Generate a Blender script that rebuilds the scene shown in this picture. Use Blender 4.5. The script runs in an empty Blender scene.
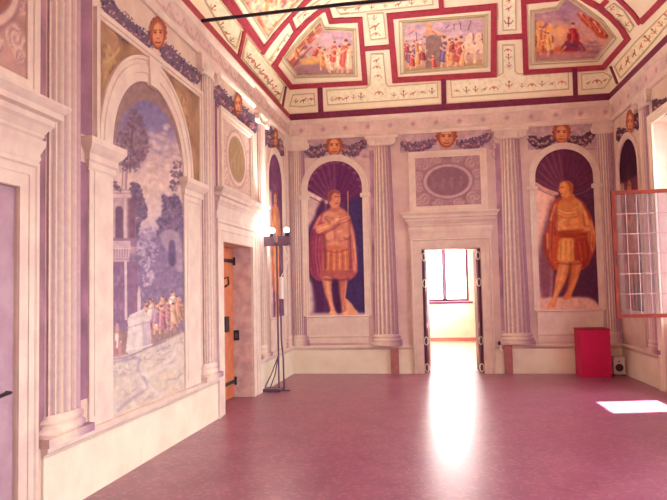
import bpy, bmesh, math, random
import numpy as np
from mathutils import Vector, Matrix
from mathutils.bvhtree import BVHTree

random.seed(7); rng = np.random.default_rng(7)
C = bpy.context.scene.collection
PI = math.pi
# ------------------------------------------------------------------ survey of the room (metres)
CZ = 1.57                                   # eye height
F, YAW, PITCH, ROLL = 652.94, -0.1617, 0.0583, -0.0216
D, L, R, H, RA = 11.962, 2.7665, 3.0562, 4.75, 0.0305   # back wall, left wall, right wall, wall height, right wall turn
YF = -1.6                                   # wall behind the photographer
WT = 0.5                                    # wall thickness
EYE = np.array([0, 0, CZ])
def cam_axes():
    cy, sy = math.cos(YAW), math.sin(YAW)
    w = np.array([sy*math.cos(PITCH), cy*math.cos(PITCH), math.sin(PITCH)])
    r = np.array([cy, -sy, 0.]); u = np.cross(r, w)
    return r*math.cos(ROLL)+u*math.sin(ROLL), -r*math.sin(ROLL)+u*math.cos(ROLL), w
CR, CU, CW = cam_axes()
def ray(x, y): return CW + CR*(x-333.5)/F - CU*(y-250)/F
def proj(P):
    P = np.asarray(P, float)-EYE; d = P@CW
    return (333.5+F*(P@CR)/d, 250-F*(P@CU)/d)
TR, CRA, SRA = math.tan(RA), math.cos(RA), math.sin(RA)
# wall coordinates: u along the wall, v up, d out of the wall into the room
def W(wall, u, v, d=0.0):
    if wall == 'L': return Vector((-L+d, u, v))
    if wall == 'B': return Vector((u, D-d, v))
    if wall == 'R': return Vector((R+(D-u)*TR-d*CRA, u-d*SRA, v))
    if wall == 'S': return Vector((u, 18.9-d, v))          # far wall of the room beyond
def hit(wall, x, y, d=0.0):                 # a traced point of the photo laid on its wall
    q = ray(x, y)
    if wall == 'L': t = (-L+d)/q[0]
    elif wall == 'B': t = (D-d)/q[1]
    elif wall == 'S': t = (18.9-d)/q[1]
    else:
        n = np.array([CRA, SRA, 0]); t = (n@np.array([R, D, 0])-d)/(n@q)
    return Vector(EYE+t*q)
def uv(wall, x, y):
    p = hit(wall, x, y); return (p.x if wall in 'BS' else p.y, p.z)
# ------------------------------------------------------------------ materials
def lin(c):
    c = np.asarray(c, float)/255.
    return np.where(c <= .04045, c/12.92, ((c+.055)/1.055)**2.4)
def L4(c): return (*[float(v) for v in lin(c)], 1)
def mat(name, col, rough=.6, metal=0, noise=None, scale=3, bump=0, emit=None, detail=6, spec=.5, coat=0):
    m = bpy.data.materials.new(name); m.use_nodes = True
    nt = m.node_tree; b = nt.nodes['Principled BSDF']
    b.inputs['Roughness'].default_value = rough; b.inputs['Metallic'].default_value = metal
    b.inputs['Specular IOR Level'].default_value = spec
    b.inputs['Coat Weight'].default_value = coat
    b.inputs['Base Color'].default_value = L4(col)
    if noise is not None or bump:
        tc = nt.nodes.new('ShaderNodeTexCoord'); n = nt.nodes.new('ShaderNodeTexNoise')
        n.inputs['Scale'].default_value = scale; n.inputs['Detail'].default_value = detail; n.inputs['Roughness'].default_value = .62
        nt.links.new(tc.outputs['Object'], n.inputs['Vector'])
        if noise is not None:
            cr = nt.nodes.new('ShaderNodeValToRGB')
            cr.color_ramp.elements[0].position = .36; cr.color_ramp.elements[1].position = .64
            cr.color_ramp.elements[0].color = L4(noise); cr.color_ramp.elements[1].color = L4(col)
            nt.links.new(n.outputs['Fac'], cr.inputs['Fac']); nt.links.new(cr.outputs['Color'], b.inputs['Base Color'])
        if bump:
            bp = nt.nodes.new('ShaderNodeBump'); bp.inputs['Strength'].default_value = bump; bp.inputs['Distance'].default_value = .01
            nt.links.new(n.outputs['Fac'], bp.inputs['Height']); nt.links.new(bp.outputs['Normal'], b.inputs['Normal'])
    if emit:
        b.inputs['Emission Color'].default_value = L4(emit[0]); b.inputs['Emission Strength'].default_value = emit[1]
    return m
def paint_mat(name, rough=.85):             # pigment stored on the mesh, broken up by plaster noise
    m = bpy.data.materials.new(name); m.use_nodes = True
    nt = m.node_tree; b = nt.nodes['Principled BSDF']
    b.inputs['Roughness'].default_value = rough; b.inputs['Specular IOR Level'].default_value = .2
    a = nt.nodes.new('ShaderNodeAttribute'); a.attribute_name = 'pigment'
    tc = nt.nodes.new('ShaderNodeTexCoord'); n = nt.nodes.new('ShaderNodeTexNoise')
    n.inputs['Scale'].default_value = 14; n.inputs['Detail'].default_value = 8; n.inputs['Roughness'].default_value = .7
    nt.links.new(tc.outputs['Object'], n.inputs['Vector'])
    mr = nt.nodes.new('ShaderNodeMapRange')
    mr.inputs['From Min'].default_value = .3; mr.inputs['From Max'].default_value = .7
    mr.inputs['To Min'].default_value = .86; mr.inputs['To Max'].default_value = 1.1
    nt.links.new(n.outputs['Fac'], mr.inputs['Value'])
    mx = nt.nodes.new('ShaderNodeMix'); mx.data_type = 'RGBA'; mx.blend_type = 'MULTIPLY'; mx.inputs['Factor'].default_value = 1
    nt.links.new(a.outputs['Color'], mx.inputs['A']); nt.links.new(mr.outputs['Result'], mx.inputs['B'])
    nt.links.new(mx.outputs['Result'], b.inputs['Base Color'])
    return m
WZT = 3.25                                  # heads of the two added nearer windows, kept low to darken the upper wall
M = {}
M['paint'] = paint_mat('fresco_pigment')
M['plaster'] = mat('wall_plaster', (228, 208, 192), .85, noise=(212, 186, 178), scale=2.2, spec=.2)
M['plaster_mauve'] = mat('mauve_wall_plaster', (222, 198, 192), .85, noise=(202, 172, 176), scale=2.2, spec=.2)
M['stone'] = mat('painted_stone', (234, 218, 206), .8, noise=(222, 200, 194), scale=5, spec=.25)
M['dado'] = mat('limewash_white', (246, 240, 222), .75, noise=(236, 226, 208), scale=2.5, spec=.25)
M['stucco'] = mat('stucco_cream', (255, 250, 226), .8, noise=(252, 242, 216), scale=6, spec=.2)
M['porphyry'] = mat('red_porphyry_paint', (186, 70, 84), .6, noise=(160, 52, 80), scale=18, spec=.3)
M['purple'] = mat('porphyry_dark', (134, 48, 84), .6, noise=(112, 38, 78), scale=18, spec=.3)
M['iron'] = mat('black_iron', (48, 30, 46), .5, metal=.4, noise=(36, 22, 36), scale=20)
M['orangewood'] = mat('orange_wood', (220, 134, 90), .5, noise=(196, 110, 76), scale=9)
M['darkwood'] = mat('dark_wood', (104, 42, 84), .45, noise=(88, 34, 74), scale=8)
M['redwood'] = mat('red_brown_wood', (110, 46, 38), .9, noise=(92, 36, 34), scale=10, spec=.08)
M['oldpanel'] = mat('mauve_door_paint', (190, 160, 176), .7, noise=(168, 134, 158), scale=3)
M['reveal'] = mat('stained_plaster', (234, 214, 212), .85, noise=(200, 172, 184), scale=6)
M['red'] = mat('crimson_card', (208, 26, 90), .6, noise=(198, 20, 90), scale=30, spec=.3)
M['reddark'] = mat('crimson_card_side', (150, 16, 60), .6, spec=.3)
M['white'] = mat('white_enamel', (240, 236, 236), .4)
M['grey'] = mat('grey_lamp_metal', (112, 88, 116), .45, metal=.3)
M['black'] = mat('black_plastic', (40, 30, 42), .5)
M['gilt'] = mat('brass', (196, 160, 120), .4, metal=.5)
M['block'] = mat('terracotta_wood', (186, 124, 124), .7, noise=(170, 104, 112), scale=12)
M['lead'] = mat('pale_glazing_bar', (150, 112, 116), .9, spec=.1)
M['bulb'] = mat('lit_bulb', (255, 250, 235), .4, emit=((255, 246, 224), 12))
M['ochre'] = mat('ochre_plaster', (240, 226, 214), .8, noise=(232, 212, 202), scale=3)
M['gilt_line'] = mat('grey_stucco_line', (214, 200, 168), .7, noise=(200, 184, 156), scale=10)
# terrazzo floor
def floor_mat():
    m = bpy.data.materials.new('polished_red_terrazzo'); m.use_nodes = True
    nt = m.node_tree; b = nt.nodes['Principled BSDF']
    tc = nt.nodes.new('ShaderNodeTexCoord')
    n1 = nt.nodes.new('ShaderNodeTexNoise'); n1.inputs['Scale'].default_value = 2.4; n1.inputs['Detail'].default_value = 3; n1.inputs['Roughness'].default_value = .65
    n2 = nt.nodes.new('ShaderNodeTexVoronoi'); n2.inputs['Scale'].default_value = 34
    for n in (n1, n2): nt.links.new(tc.outputs['Object'], n.inputs['Vector'])
    r1 = nt.nodes.new('ShaderNodeValToRGB'); e = r1.color_ramp.elements
    e[0].position = .33; e[0].color = L4((134, 70, 102)); e[1].position = .7; e[1].color = L4((156, 92, 120))
    r2 = nt.nodes.new('ShaderNodeValToRGB'); e = r2.color_ramp.elements; r2.color_ramp.interpolation = 'CONSTANT'
    e[0].position = 0; e[0].color = L4((186, 160, 160)); e[1].position = .18; e[1].color = L4((255, 255, 255))
    mx = nt.nodes.new('ShaderNodeMix'); mx.data_type = 'RGBA'; mx.blend_type = 'MIX'
    lt = nt.nodes.new('ShaderNodeMath'); lt.operation = 'LESS_THAN'; lt.inputs[1].default_value = .2
    sep = nt.nodes.new('ShaderNodeSeparateColor')
    nt.links.new(n2.outputs['Color'], sep.inputs['Color'])
    ml = nt.nodes.new('ShaderNodeMath'); ml.operation = 'MULTIPLY'; ml.inputs[1].default_value = .28
    nt.links.new(sep.outputs['Red'], lt.inputs[0]); nt.links.new(lt.outputs[0], ml.inputs[0])
    nt.links.new(ml.outputs[0], mx.inputs['Factor'])
    nt.links.new(n1.outputs['Fac'], r1.inputs['Fac'])
    nt.links.new(r1.outputs['Color'], mx.inputs['A']); mx.inputs['B'].default_value = L4((198, 146, 156))
    nt.links.new(mx.outputs['Result'], b.inputs['Base Color'])
    mr = nt.nodes.new('ShaderNodeMapRange'); mr.inputs['To Min'].default_value = .3; mr.inputs['To Max'].default_value = .34
    nt.links.new(n1.outputs['Fac'], mr.inputs['Value']); nt.links.new(mr.outputs['Result'], b.inputs['Roughness'])
    b.inputs['Specular IOR Level'].default_value = .55
    bp = nt.nodes.new('ShaderNodeBump'); bp.inputs['Strength'].default_value = .05; bp.inputs['Distance'].default_value = .02
    n3 = nt.nodes.new('ShaderNodeTexNoise'); n3.inputs['Scale'].default_value = 2.5; n3.inputs['Detail'].default_value = 2
    nt.links.new(tc.outputs['Object'], n3.inputs['Vector']); nt.links.new(n3.outputs['Fac'], bp.inputs['Height']); nt.links.new(bp.outputs['Normal'], b.inputs['Normal'])
    return m
M['floor'] = floor_mat()
def glass_mat():
    m = bpy.data.materials.new('old_window_glass'); m.use_nodes = True
    nt = m.node_tree; nt.nodes.clear()
    o = nt.nodes.new('ShaderNodeOutputMaterial'); t = nt.nodes.new('ShaderNodeBsdfTransparent'); t.inputs['Color'].default_value = (.86, .82, .86, 1)
    g = nt.nodes.new('ShaderNodeBsdfGlossy'); g.inputs['Roughness'].default_value = .08
    df = nt.nodes.new('ShaderNodeBsdfDiffuse'); df.inputs['Color'].default_value = (.8, .7, .74, 1)
    fr = nt.nodes.new('ShaderNodeFresnel'); fr.inputs['IOR'].default_value = 1.5
    m1 = nt.nodes.new('ShaderNodeMixShader'); m2 = nt.nodes.new('ShaderNodeMixShader'); m2.inputs['Fac'].default_value = .02
    hf = nt.nodes.new('ShaderNodeMath'); hf.operation = 'MULTIPLY'; hf.inputs[1].default_value = .4; nt.links.new(fr.outputs[0], hf.inputs[0]); nt.links.new(hf.outputs[0], m1.inputs['Fac']); nt.links.new(t.outputs[0], m1.inputs[1]); nt.links.new(g.outputs[0], m1.inputs[2])
    nt.links.new(m1.outputs[0], m2.inputs[1]); nt.links.new(df.outputs[0], m2.inputs[2]); nt.links.new(m2.outputs[0], o.inputs['Surface'])
    return m
M['glass'] = glass_mat()
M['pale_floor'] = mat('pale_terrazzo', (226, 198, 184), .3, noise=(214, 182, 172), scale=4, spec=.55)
# ------------------------------------------------------------------ objects
def link(name, bm, m, parent=None, smooth=False):
    me = bpy.data.meshes.new(name)
    bmesh.ops.recalc_face_normals(bm, faces=bm.faces[:])
    bm.to_mesh(me); bm.free(); me.materials.append(m)
    if smooth:
        me.polygons.foreach_set('use_smooth', [True]*len(me.polygons))
        me.set_sharp_from_angle(angle=math.radians(38))
    return attach(name, me, parent)
def attach(name, me, parent):
    o = bpy.data.objects.new(name, me); C.objects.link(o)
    if parent is not None:
        o.parent = parent
        if parent.type == 'EMPTY': o.matrix_parent_inverse = Matrix.Translation(-parent.location)
    return o
def tag(o, label, cat, group=None):
    o['label'] = label; o['category'] = cat
    if group: o['group'] = group
    return o
def thing(name, label, cat, loc, group=None):
    o = bpy.data.objects.new(name, None); C.objects.link(o); o.location = Vector(loc); o.empty_display_size = .1
    return tag(o, label, cat, group)
def struct(name, bm, m, parent=None, smooth=False):
    o = link(name, bm, m, parent, smooth)
    if parent is None: o['kind'] = 'structure'
    return o
def quads(bm, rings, close=False, caps=False):
    vs = [[bm.verts.new(p) for p in r] for r in rings]
    n = len(vs[0])
    for a, b in zip(vs, vs[1:]):
        for i in range(n if close else n-1):
            j = (i+1) % n
            bm.faces.new((a[i], a[j], b[j], b[i]))
    if caps:
        bm.faces.new(vs[0]); bm.faces.new(vs[-1][::-1])
    return vs
def box(bm, fn, u0, u1, v0, v1, d0, d1):    # box in wall coordinates
    r = lambda d: [fn(u0, v0, d), fn(u1, v0, d), fn(u1, v1, d), fn(u0, v1, d)]
    quads(bm, [r(d0), r(d1)], close=True, caps=True)
def wbox(bm, wall, *a): box(bm, lambda u, v, d: W(wall, u, v, d), *a)
def xyz(u, v, d): return Vector((u, d, v))  # plain box: x, z, y
def abox(bm, x0, x1, y0, y1, z0, z1): box(bm, xyz, x0, x1, z0, z1, y0, y1)
def slabs(bm, wall, u0, u1, prof):          # moulding with mitred returns: prof = (depth, height) from bottom to top
    rings = [[W(wall, u0-d, v, -.01), W(wall, u0-d, v, d), W(wall, u1+d, v, d), W(wall, u1+d, v, -.01)] for d, v in prof]
    quads(bm, rings, close=True, caps=True)
def sweep(bm, wall, path, prof, closed=False):   # prof = (offset to the outside, depth)
    P = [Vector(p) for p in path]; n = len(P); rings = []
    for i in range(n):
        a = P[i-1] if (i > 0 or closed) else None; b = P[(i+1) % n] if (i < n-1 or closed) else None
        t1 = (P[i]-a).normalized() if a is not None else None; t2 = (b-P[i]).normalized() if b is not None else None
        if t1 is None: t1 = t2
        if t2 is None: t2 = t1
        n1 = Vector((-t1.y, t1.x)); n2 = Vector((-t2.y, t2.x)); m = (n1+n2)
        m = m.normalized() if m.length > 1e-6 else n1
        k = 1/max(.35, m.dot(n1))
        rings.append([W(wall, P[i].x+m.x*o*k, P[i].y+m.y*o*k, d) for o, d in prof])
    if closed: rings.append(rings[0])
    quads(bm, rings, close=True, caps=not closed)
    if closed: bmesh.ops.remove_doubles(bm, verts=bm.verts[:], dist=1e-5)
def arc(c, z, r, n=28, a0=0, a1=PI): return [(c+r*math.cos(a0+(a1-a0)*i/n), z+r*math.sin(a0+(a1-a0)*i/n)) for i in range(n+1)]
def tube(bm, pts, r, n=8, cap=True):
    pts = [Vector(p) for p in pts]; rings = []
    for i, p in enumerate(pts):
        t = (pts[min(i+1, len(pts)-1)]-pts[max(i-1, 0)]).normalized()
        a = t.orthogonal().normalized() if i == 0 else (a-t*a.dot(t)).normalized()
        b = t.cross(a); rr = r[i] if isinstance(r, (list, tuple)) else r
        rings.append([p+(a*math.cos(2*PI*k/n)+b*math.sin(2*PI*k/n))*rr for k in range(n)])
    quads(bm, rings, close=True, caps=cap)
# ------------------------------------------------------------------ fresco painter
def blur(a, s):
    if s <= 0: return a
    k = max(1, int(round(s*2))); ker = np.exp(-.5*(np.arange(-k, k+1)/s)**2); ker /= ker.sum()
    for ax in (0, 1):
        p = np.pad(a, [(k, k) if i == ax else (0, 0) for i in range(2)], mode='edge')
        a = sum(w*np.take(p, range(i, i+a.shape[ax]), axis=ax) for i, w in enumerate(ker))
    return a
def spline(pts, closed=True, sub=6):
    p = np.asarray(pts, float); n = len(p); out = []
    rngs = range(n if closed else n-1)
    for i in rngs:
        if closed: a, b, c, d = p[i-1], p[i], p[(i+1) % n], p[(i+2) % n]
        else: a, b, c, d = p[max(i-1, 0)], p[i], p[i+1], p[min(i+2, n-1)]
        for t in np.arange(sub)/sub:
            out.append(.5*((2*b)+(-a+c)*t+(2*a-5*b+4*c-d)*t*t+(-a+3*b-3*c+d)*t**3))
    if not closed: out.append(p[-1])
    return np.array(out)
class Canvas:
    """Pigment on a fine mesh.  Node coordinates are (x, y); y grows downward in traced canvases, upward in metric ones."""
    def __init__(s, x0, y0, x1, y1, step, base=None, up=False):
        s.st = step; s.up = up
        s.xs = np.arange(x0, x1+step*.5, step); s.ys = np.arange(y0, y1+step*.5, step)
        s.X, s.Y = np.meshgrid(s.xs, s.ys)
        s.c = np.zeros(s.X.shape+(3,)); s.a = np.zeros(s.X.shape); s.clipm = np.ones(s.X.shape, bool)
        s.T = (0, 0, 1)
        if base is not None: s.c[:] = base; s.a[:] = 1
    def at(s, x0, y0, k): s.T = (x0, y0, k); return s
    def t(s, pts): return np.asarray(pts, float)*s.T[2]+np.array(s.T[:2])
    def inside(s, q):
        x0, y0 = q.min(0); x1, y1 = q.max(0)
        i0, i1 = np.searchsorted(s.xs, [x0, x1]); j0, j1 = np.searchsorted(s.ys, [y0, y1])
        m = np.zeros(s.X.shape)
        if i1 <= i0 or j1 <= j0: return m
        X = s.X[j0:j1, i0:i1]; Y = s.Y[j0:j1, i0:i1]; r = np.zeros(X.shape, bool)
        for (ax, ay), (bx, by) in zip(q, np.roll(q, -1, 0)):
            if ay == by: continue
            r ^= ((ay > Y) != (by > Y)) & (X < (bx-ax)*(Y-ay)/(by-ay)+ax)
        m[j0:j1, i0:i1] = r
        return m
    def lay(s, m, col, alpha=1):
        m = np.clip(m*alpha, 0, 1)
        s.c = s.c*(1-m[..., None])+np.asarray(col, float)*m[..., None] if s.a.min() > .99 else np.where((s.a < .05)[..., None] & (m > 0)[..., None], np.asarray(col, float), s.c*(1-m[..., None])+np.asarray(col, float)*m[..., None])
        s.a = np.maximum(s.a, m)
    def poly(s, pts, col, soft=0, alpha=1, sp=True):
        q = s.t(pts); q = spline(q) if sp else q
        s.lay(blur(s.inside(q), soft/s.st), col, alpha); return s
    def line(s, pts, w, col, alpha=1, soft=0, sp=True):
        q = s.t(pts); q = spline(q, False) if sp and len(pts) > 2 else q
        w = w*s.T[2]; m = np.zeros(s.X.shape)
        x0, y0 = q.min(0)-w-s.st; x1, y1 = q.max(0)+w+s.st
        i0, i1 = np.searchsorted(s.xs, [x0, x1]); j0, j1 = np.searchsorted(s.ys, [y0, y1])
        if i1 <= i0 or j1 <= j0: return s
        X = s.X[j0:j1, i0:i1]; Y = s.Y[j0:j1, i0:i1]; dm = np.full(X.shape, 1e9)
        for a, b in zip(q, q[1:]):
            d = b-a; ll = (d@d) or 1e-9
            tt = np.clip(((X-a[0])*d[0]+(Y-a[1])*d[1])/ll, 0, 1)
            dm = np.minimum(dm, np.hypot(X-a[0]-tt*d[0], Y-a[1]-tt*d[1]))
        m[j0:j1, i0:i1] = np.clip((w/2-dm)/s.st+.5, 0, 1)
        s.lay(blur(m, soft*s.T[2]/s.st), col, alpha); return s
    def blob(s, x, y, rx, ry, col, alpha=1, soft=.5, rot=0):
        (x, y), = s.t([(x, y)]); rx *= s.T[2]; ry *= s.T[2]
        c, n = math.cos(rot), math.sin(rot); dx = s.X-x; dy = s.Y-y
        e = np.hypot((dx*c+dy*n)/rx, (-dx*n+dy*c)/ry)
        s.lay(np.clip((1-e)/max(soft, 1e-3)+.5*(soft < .2), 0, 1), col, alpha); return s
    def dabs(s, pts, n, cols, size, alpha=.9, ang=None, sp=True, soft=.5):
        q = s.t(pts); m = s.inside(spline(q) if sp else q); jj, ii = np.nonzero(m > .5)
        if len(jj) == 0: return s
        T = s.T; s.T = (0, 0, 1)
        for k in rng.integers(0, len(jj), n):
            w, h = size[0]*T[2]*rng.uniform(.6, 1.4), size[1]*T[2]*rng.uniform(.6, 1.4)
            s.dab(s.xs[ii[k]], s.ys[jj[k]], w, h, cols[rng.integers(len(cols))], alpha, rng.uniform(0, PI) if ang is None else ang+rng.normal(0, .15), soft)
        s.T = T; return s
    def dab(s, x, y, w, h, col, alpha, rot, soft):
        r = max(w, h)+s.st; i0, i1 = np.searchsorted(s.xs, [x-r, x+r]); j0, j1 = np.searchsorted(s.ys, [y-r, y+r])
        if i1 <= i0 or j1 <= j0: return
        X = s.X[j0:j1, i0:i1]-x; Y = s.Y[j0:j1, i0:i1]-y; c, n = math.cos(rot), math.sin(rot)
        m = np.clip((1-np.hypot((X*c+Y*n)/w, (-X*n+Y*c)/h))/soft, 0, 1)*alpha
        sub = s.c[j0:j1, i0:i1]; aa = s.a[j0:j1, i0:i1]
        s.c[j0:j1, i0:i1] = np.where(((aa < .05) & (m > 0))[..., None], np.asarray(col, float), sub*(1-m[..., None])+np.asarray(col, float)*m[..., None])
        s.a[j0:j1, i0:i1] = np.maximum(aa, m)
    def grad(s, stops, pts=None, vert=True):    # colour ramp down the canvas
        g = s.Y if vert else s.X; st = sorted(stops)
        col = np.stack([np.interp(g, [a for a, _ in st], [c[i] for _, c in st]) for i in range(3)], -1)
        m = np.ones(s.X.shape) if pts is None else s.inside(spline(s.t(pts)))
        s.c = np.where((m > .5)[..., None], col, s.c); s.a = np.maximum(s.a, m); return s
    def mottle(s, amp, size):
        n = rng.normal(0, 1, s.X.shape); f = blur(n, size/s.st); f /= (f.std()+1e-9)
        s.c = s.c*(1+amp*f[..., None]); return s
    def tone(s, sat=1., to=(0, 0, 0), k=0., gain=1., con=1., mid=150):
        s.c = mid+(s.c-mid)*con
        g = s.c.mean(-1, keepdims=True); s.c = (g+(s.c-g)*sat)*gain*(1-k)+np.asarray(to, float)*k; return s
    def clip(s, pts, sp=False):
        q = s.t(pts); s.clipm &= s.inside(spline(q) if sp else q) > .5; return s
    def mesh(s, name, place, parent=None, m=None):
        keep = (s.a > .35) & s.clipm
        cell = keep[:-1, :-1] & keep[1:, :-1] & keep[:-1, 1:] & keep[1:, 1:]
        used = np.zeros(keep.shape, bool)
        for dj in (0, 1):
            for di in (0, 1): used[dj:used.shape[0]-1+dj, di:used.shape[1]-1+di] |= cell
        idx = np.full(keep.shape, -1); idx[used] = np.arange(used.sum())
        co = [place(x, y) for x, y in zip(s.X[used], s.Y[used])]
        q = np.stack([idx[:-1, :-1][cell], idx[:-1, 1:][cell], idx[1:, 1:][cell], idx[1:, :-1][cell]], -1)
        if not s.up: q = q[:, ::-1]
        me = bpy.data.meshes.new(name); me.from_pydata(co, [], q.tolist())
        at = me.attributes.new('pigment', 'FLOAT_COLOR', 'POINT')
        col = np.concatenate([lin(np.clip(s.c[used], 0, 255)), np.ones((used.sum(), 1))], 1)
        at.data.foreach_set('color', col.astype(np.float32).ravel())
        me.materials.append(m or M['paint']); me.update()
        return attach(name, me, parent)
def on(wall, d=.004): return lambda x, y: hit(wall, x, y, d)
def metric(wall, d=.004): return lambda u, v: W(wall, u, v, d)

#==================================================================== SETTING
def wall_mesh(fn, us, vs, holes, t=WT, lo=None):    # flat wall with openings and their reveals
    bm = bmesh.new(); us = sorted(set(us+[h[0] for h in holes]+[h[1] for h in holes])); vs = sorted(set(vs+[h[2] for h in holes]+[h[3] for h in holes]))
    def hole(u, v): return any(h[0] < u < h[1] and h[2] < v < h[3] for h in holes)
    solid = {(i, j): not hole((us[i]+us[i+1])/2, (vs[j]+vs[j+1])/2) for i in range(len(us)-1) for j in range(len(vs)-1)}
    vert = {}
    def V(i, j, k):
        if (i, j, k) not in vert: vert[(i, j, k)] = bm.verts.new(fn(us[i], vs[j], -t*k))
        return vert[(i, j, k)]
    for (i, j), s in solid.items():
        if not s: continue
        bm.faces.new((V(i, j, 0), V(i+1, j, 0), V(i+1, j+1, 0), V(i, j+1, 0)))
        bm.faces.new((V(i, j, 1), V(i, j+1, 1), V(i+1, j+1, 1), V(i+1, j, 1)))
        for di, dj, a, b in ((-1, 0, (i, j), (i, j+1)), (1, 0, (i+1, j), (i+1, j+1)), (0, -1, (i, j), (i+1, j)), (0, 1, (i, j+1), (i+1, j+1))):
            if not solid.get((i+di, j+dj), False):
                bm.faces.new((V(*a, 0), V(*b, 0), V(*b, 1), V(*a, 1)))
    return bm
DOOR_B = (-.335, .715, 0, 2.24)             # doorway in the back wall
DOOR_L = (8.06, 9.38, 0, 2.2)               # recess with the orange door
DOOR_N = (2.45, 3.93, 0, 2.29)              # recess nearest the photographer
HT = 6.6
struct('wall_left', wall_mesh(lambda u, v, d: W('L', u, v, d), [YF-.5, D+.5], [0, HT], [DOOR_L, DOOR_N]), M['plaster'])
struct('wall_back', wall_mesh(lambda u, v, d: W('B', u, v, d), [-L-.5, R+.5], [0, HT], [DOOR_B]), M['plaster_mauve'])
WIN = [(8.45, 10.0), (4.2, 5.7), (0.3, 1.8)]  # first is seen; the two nearer are unseen, put in for daylight
WZ0, WZ1 = .96, 3.86
bmr = wall_mesh(lambda u, v, d: W('R', u, v, d), [YF-.5, D+.5], [0, HT], [(a, b, 0 if i == 0 else WZ0, WZ1 if i == 0 else WZT) for i, (a, b) in enumerate(WIN)], t=.5)
struct('wall_right', bmr, M['plaster'])
bm = bmesh.new(); abox(bm, -L-.5, R+1.2, YF-.5, YF, 0, HT); struct('wall_front', bm, M['plaster'])
bm = bmesh.new(); abox(bm, -4.6, 4.9, YF-.6, D+WT, -.2, 0); struct('floor', bm, M['floor'])
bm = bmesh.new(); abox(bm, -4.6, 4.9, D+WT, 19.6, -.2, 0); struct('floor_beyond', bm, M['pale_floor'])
# vaulted ceiling: coved sides rising from the cornice to a flat field
prof = [(0, H), (.012, 4.95), (.03, 5.15), (.065, 5.35), (.16, 5.5), (.34, 5.66), (.58, 5.82), (.86, 5.98), (1.18, 6.14), (1.5, 6.24), (1.85, 6.3)]
pr = spline(prof, False, 3)
def ring(a, z):
    yb, yf = D-a, YF+a
    xr = lambda y: R+(D-y)*TR-a/CRA
    return [Vector((-L+a, yb, z)), Vector((xr(yb), yb, z)), Vector((xr(yf), yf, z)), Vector((-L+a, yf, z))]
bm = bmesh.new()
vs = quads(bm, [ring(a, z) for a, z in pr], close=True); bm.faces.new(vs[-1])
bm.normal_update(); bvh = BVHTree.FromBMesh(bm)
ce = struct('ceiling', bm, M['stucco'], smooth=True)
def vault(d=.006):
    o = Vector(EYE)
    def f(x, y):
        q = Vector(ray(x, y)).normalized(); p, n, i, t = bvh.ray_cast(o, q)
        if p is None: return o+q*9
        if n.dot(q) > 0: n = -n
        return p+n*d
    return f
# room beyond the doorway
bm = bmesh.new()
fx = [uv('S', x, 280)[0] for x in (421.5, 468.5)]; fz0 = uv('S', 445, 301.5)[1]; fz1 = 2.95
struct('wall_beyond', wall_mesh(lambda u, v, d: W('S', u, v, d), [-3.4, 3.9], [0, 4.2], [(fx[0], fx[1], fz0, fz1)]), M['ochre'])
bm = bmesh.new(); abox(bm, -3.6, -3.4, D+.5, 19, 0, 4.2); struct('wall_beyond_left', bm, M['ochre'])
struct('wall_beyond_right_added', wall_mesh(lambda u, v, d: Vector((1.02-d, u, v)), [D+.5, 19], [0, 4.2], [(12.9, 14.4, .9, 3.3), (15.1, 16.6, .9, 3.3), (17.2, 18.4, .9, 3.3)], t=.2), M['ochre'])  # unseen wall set close in, its windows added to sun the far floor
bm = bmesh.new(); abox(bm, -3.6, 4.1, D+.5, 19.4, 4.2, 4.4); struct('ceiling_beyond', bm, M['stucco'])
bm = bmesh.new()
p0 = uv('S', 432, 309); p1 = uv('S', 462, 330)
sweep(bm, 'S', [(p0[0]-.35, p0[1]), (p0[0]-.35, p1[1]), (p1[0], p1[1]), (p1[0], p0[1])], [(0, 0), (0, .03), (.05, .03), (.05, 0)], True)
struct('trim_1', bm, M['ochre'])
bm = bmesh.new(); wbox(bm, 'S', -3.39, 1.01, 0, .1, 0, .03); struct('baseboard_beyond', bm, M['block'])
# the far window
wt = bpy.data.objects.new('window_1', None); C.objects.link(wt); wt.location = W('S', (fx[0]+fx[1])/2, fz0, -.1); wt['kind'] = 'structure'
bm = bmesh.new(); sweep(bm, 'S', [(fx[0], fz0), (fx[0], fz1), (fx[1], fz1), (fx[1], fz0)], [(0, -.2), (0, -.1), (-.07, -.1), (-.07, -.2)], True); link('window_frame', bm, M['darkwood'], wt)
xm = uv('S', 444.3, 280)[0]
bm = bmesh.new(); wbox(bm, 'S', xm-.06, xm+.06, fz0, fz1, -.2, -.1); link('mullion', bm, M['grey'], wt)
bm = bmesh.new(); wbox(bm, 'S', fx[0]-.1, fx[1]+.1, fz0-.06, fz0-.005, -.3, .06); link('window_sill', bm, M['darkwood'], wt)

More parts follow.
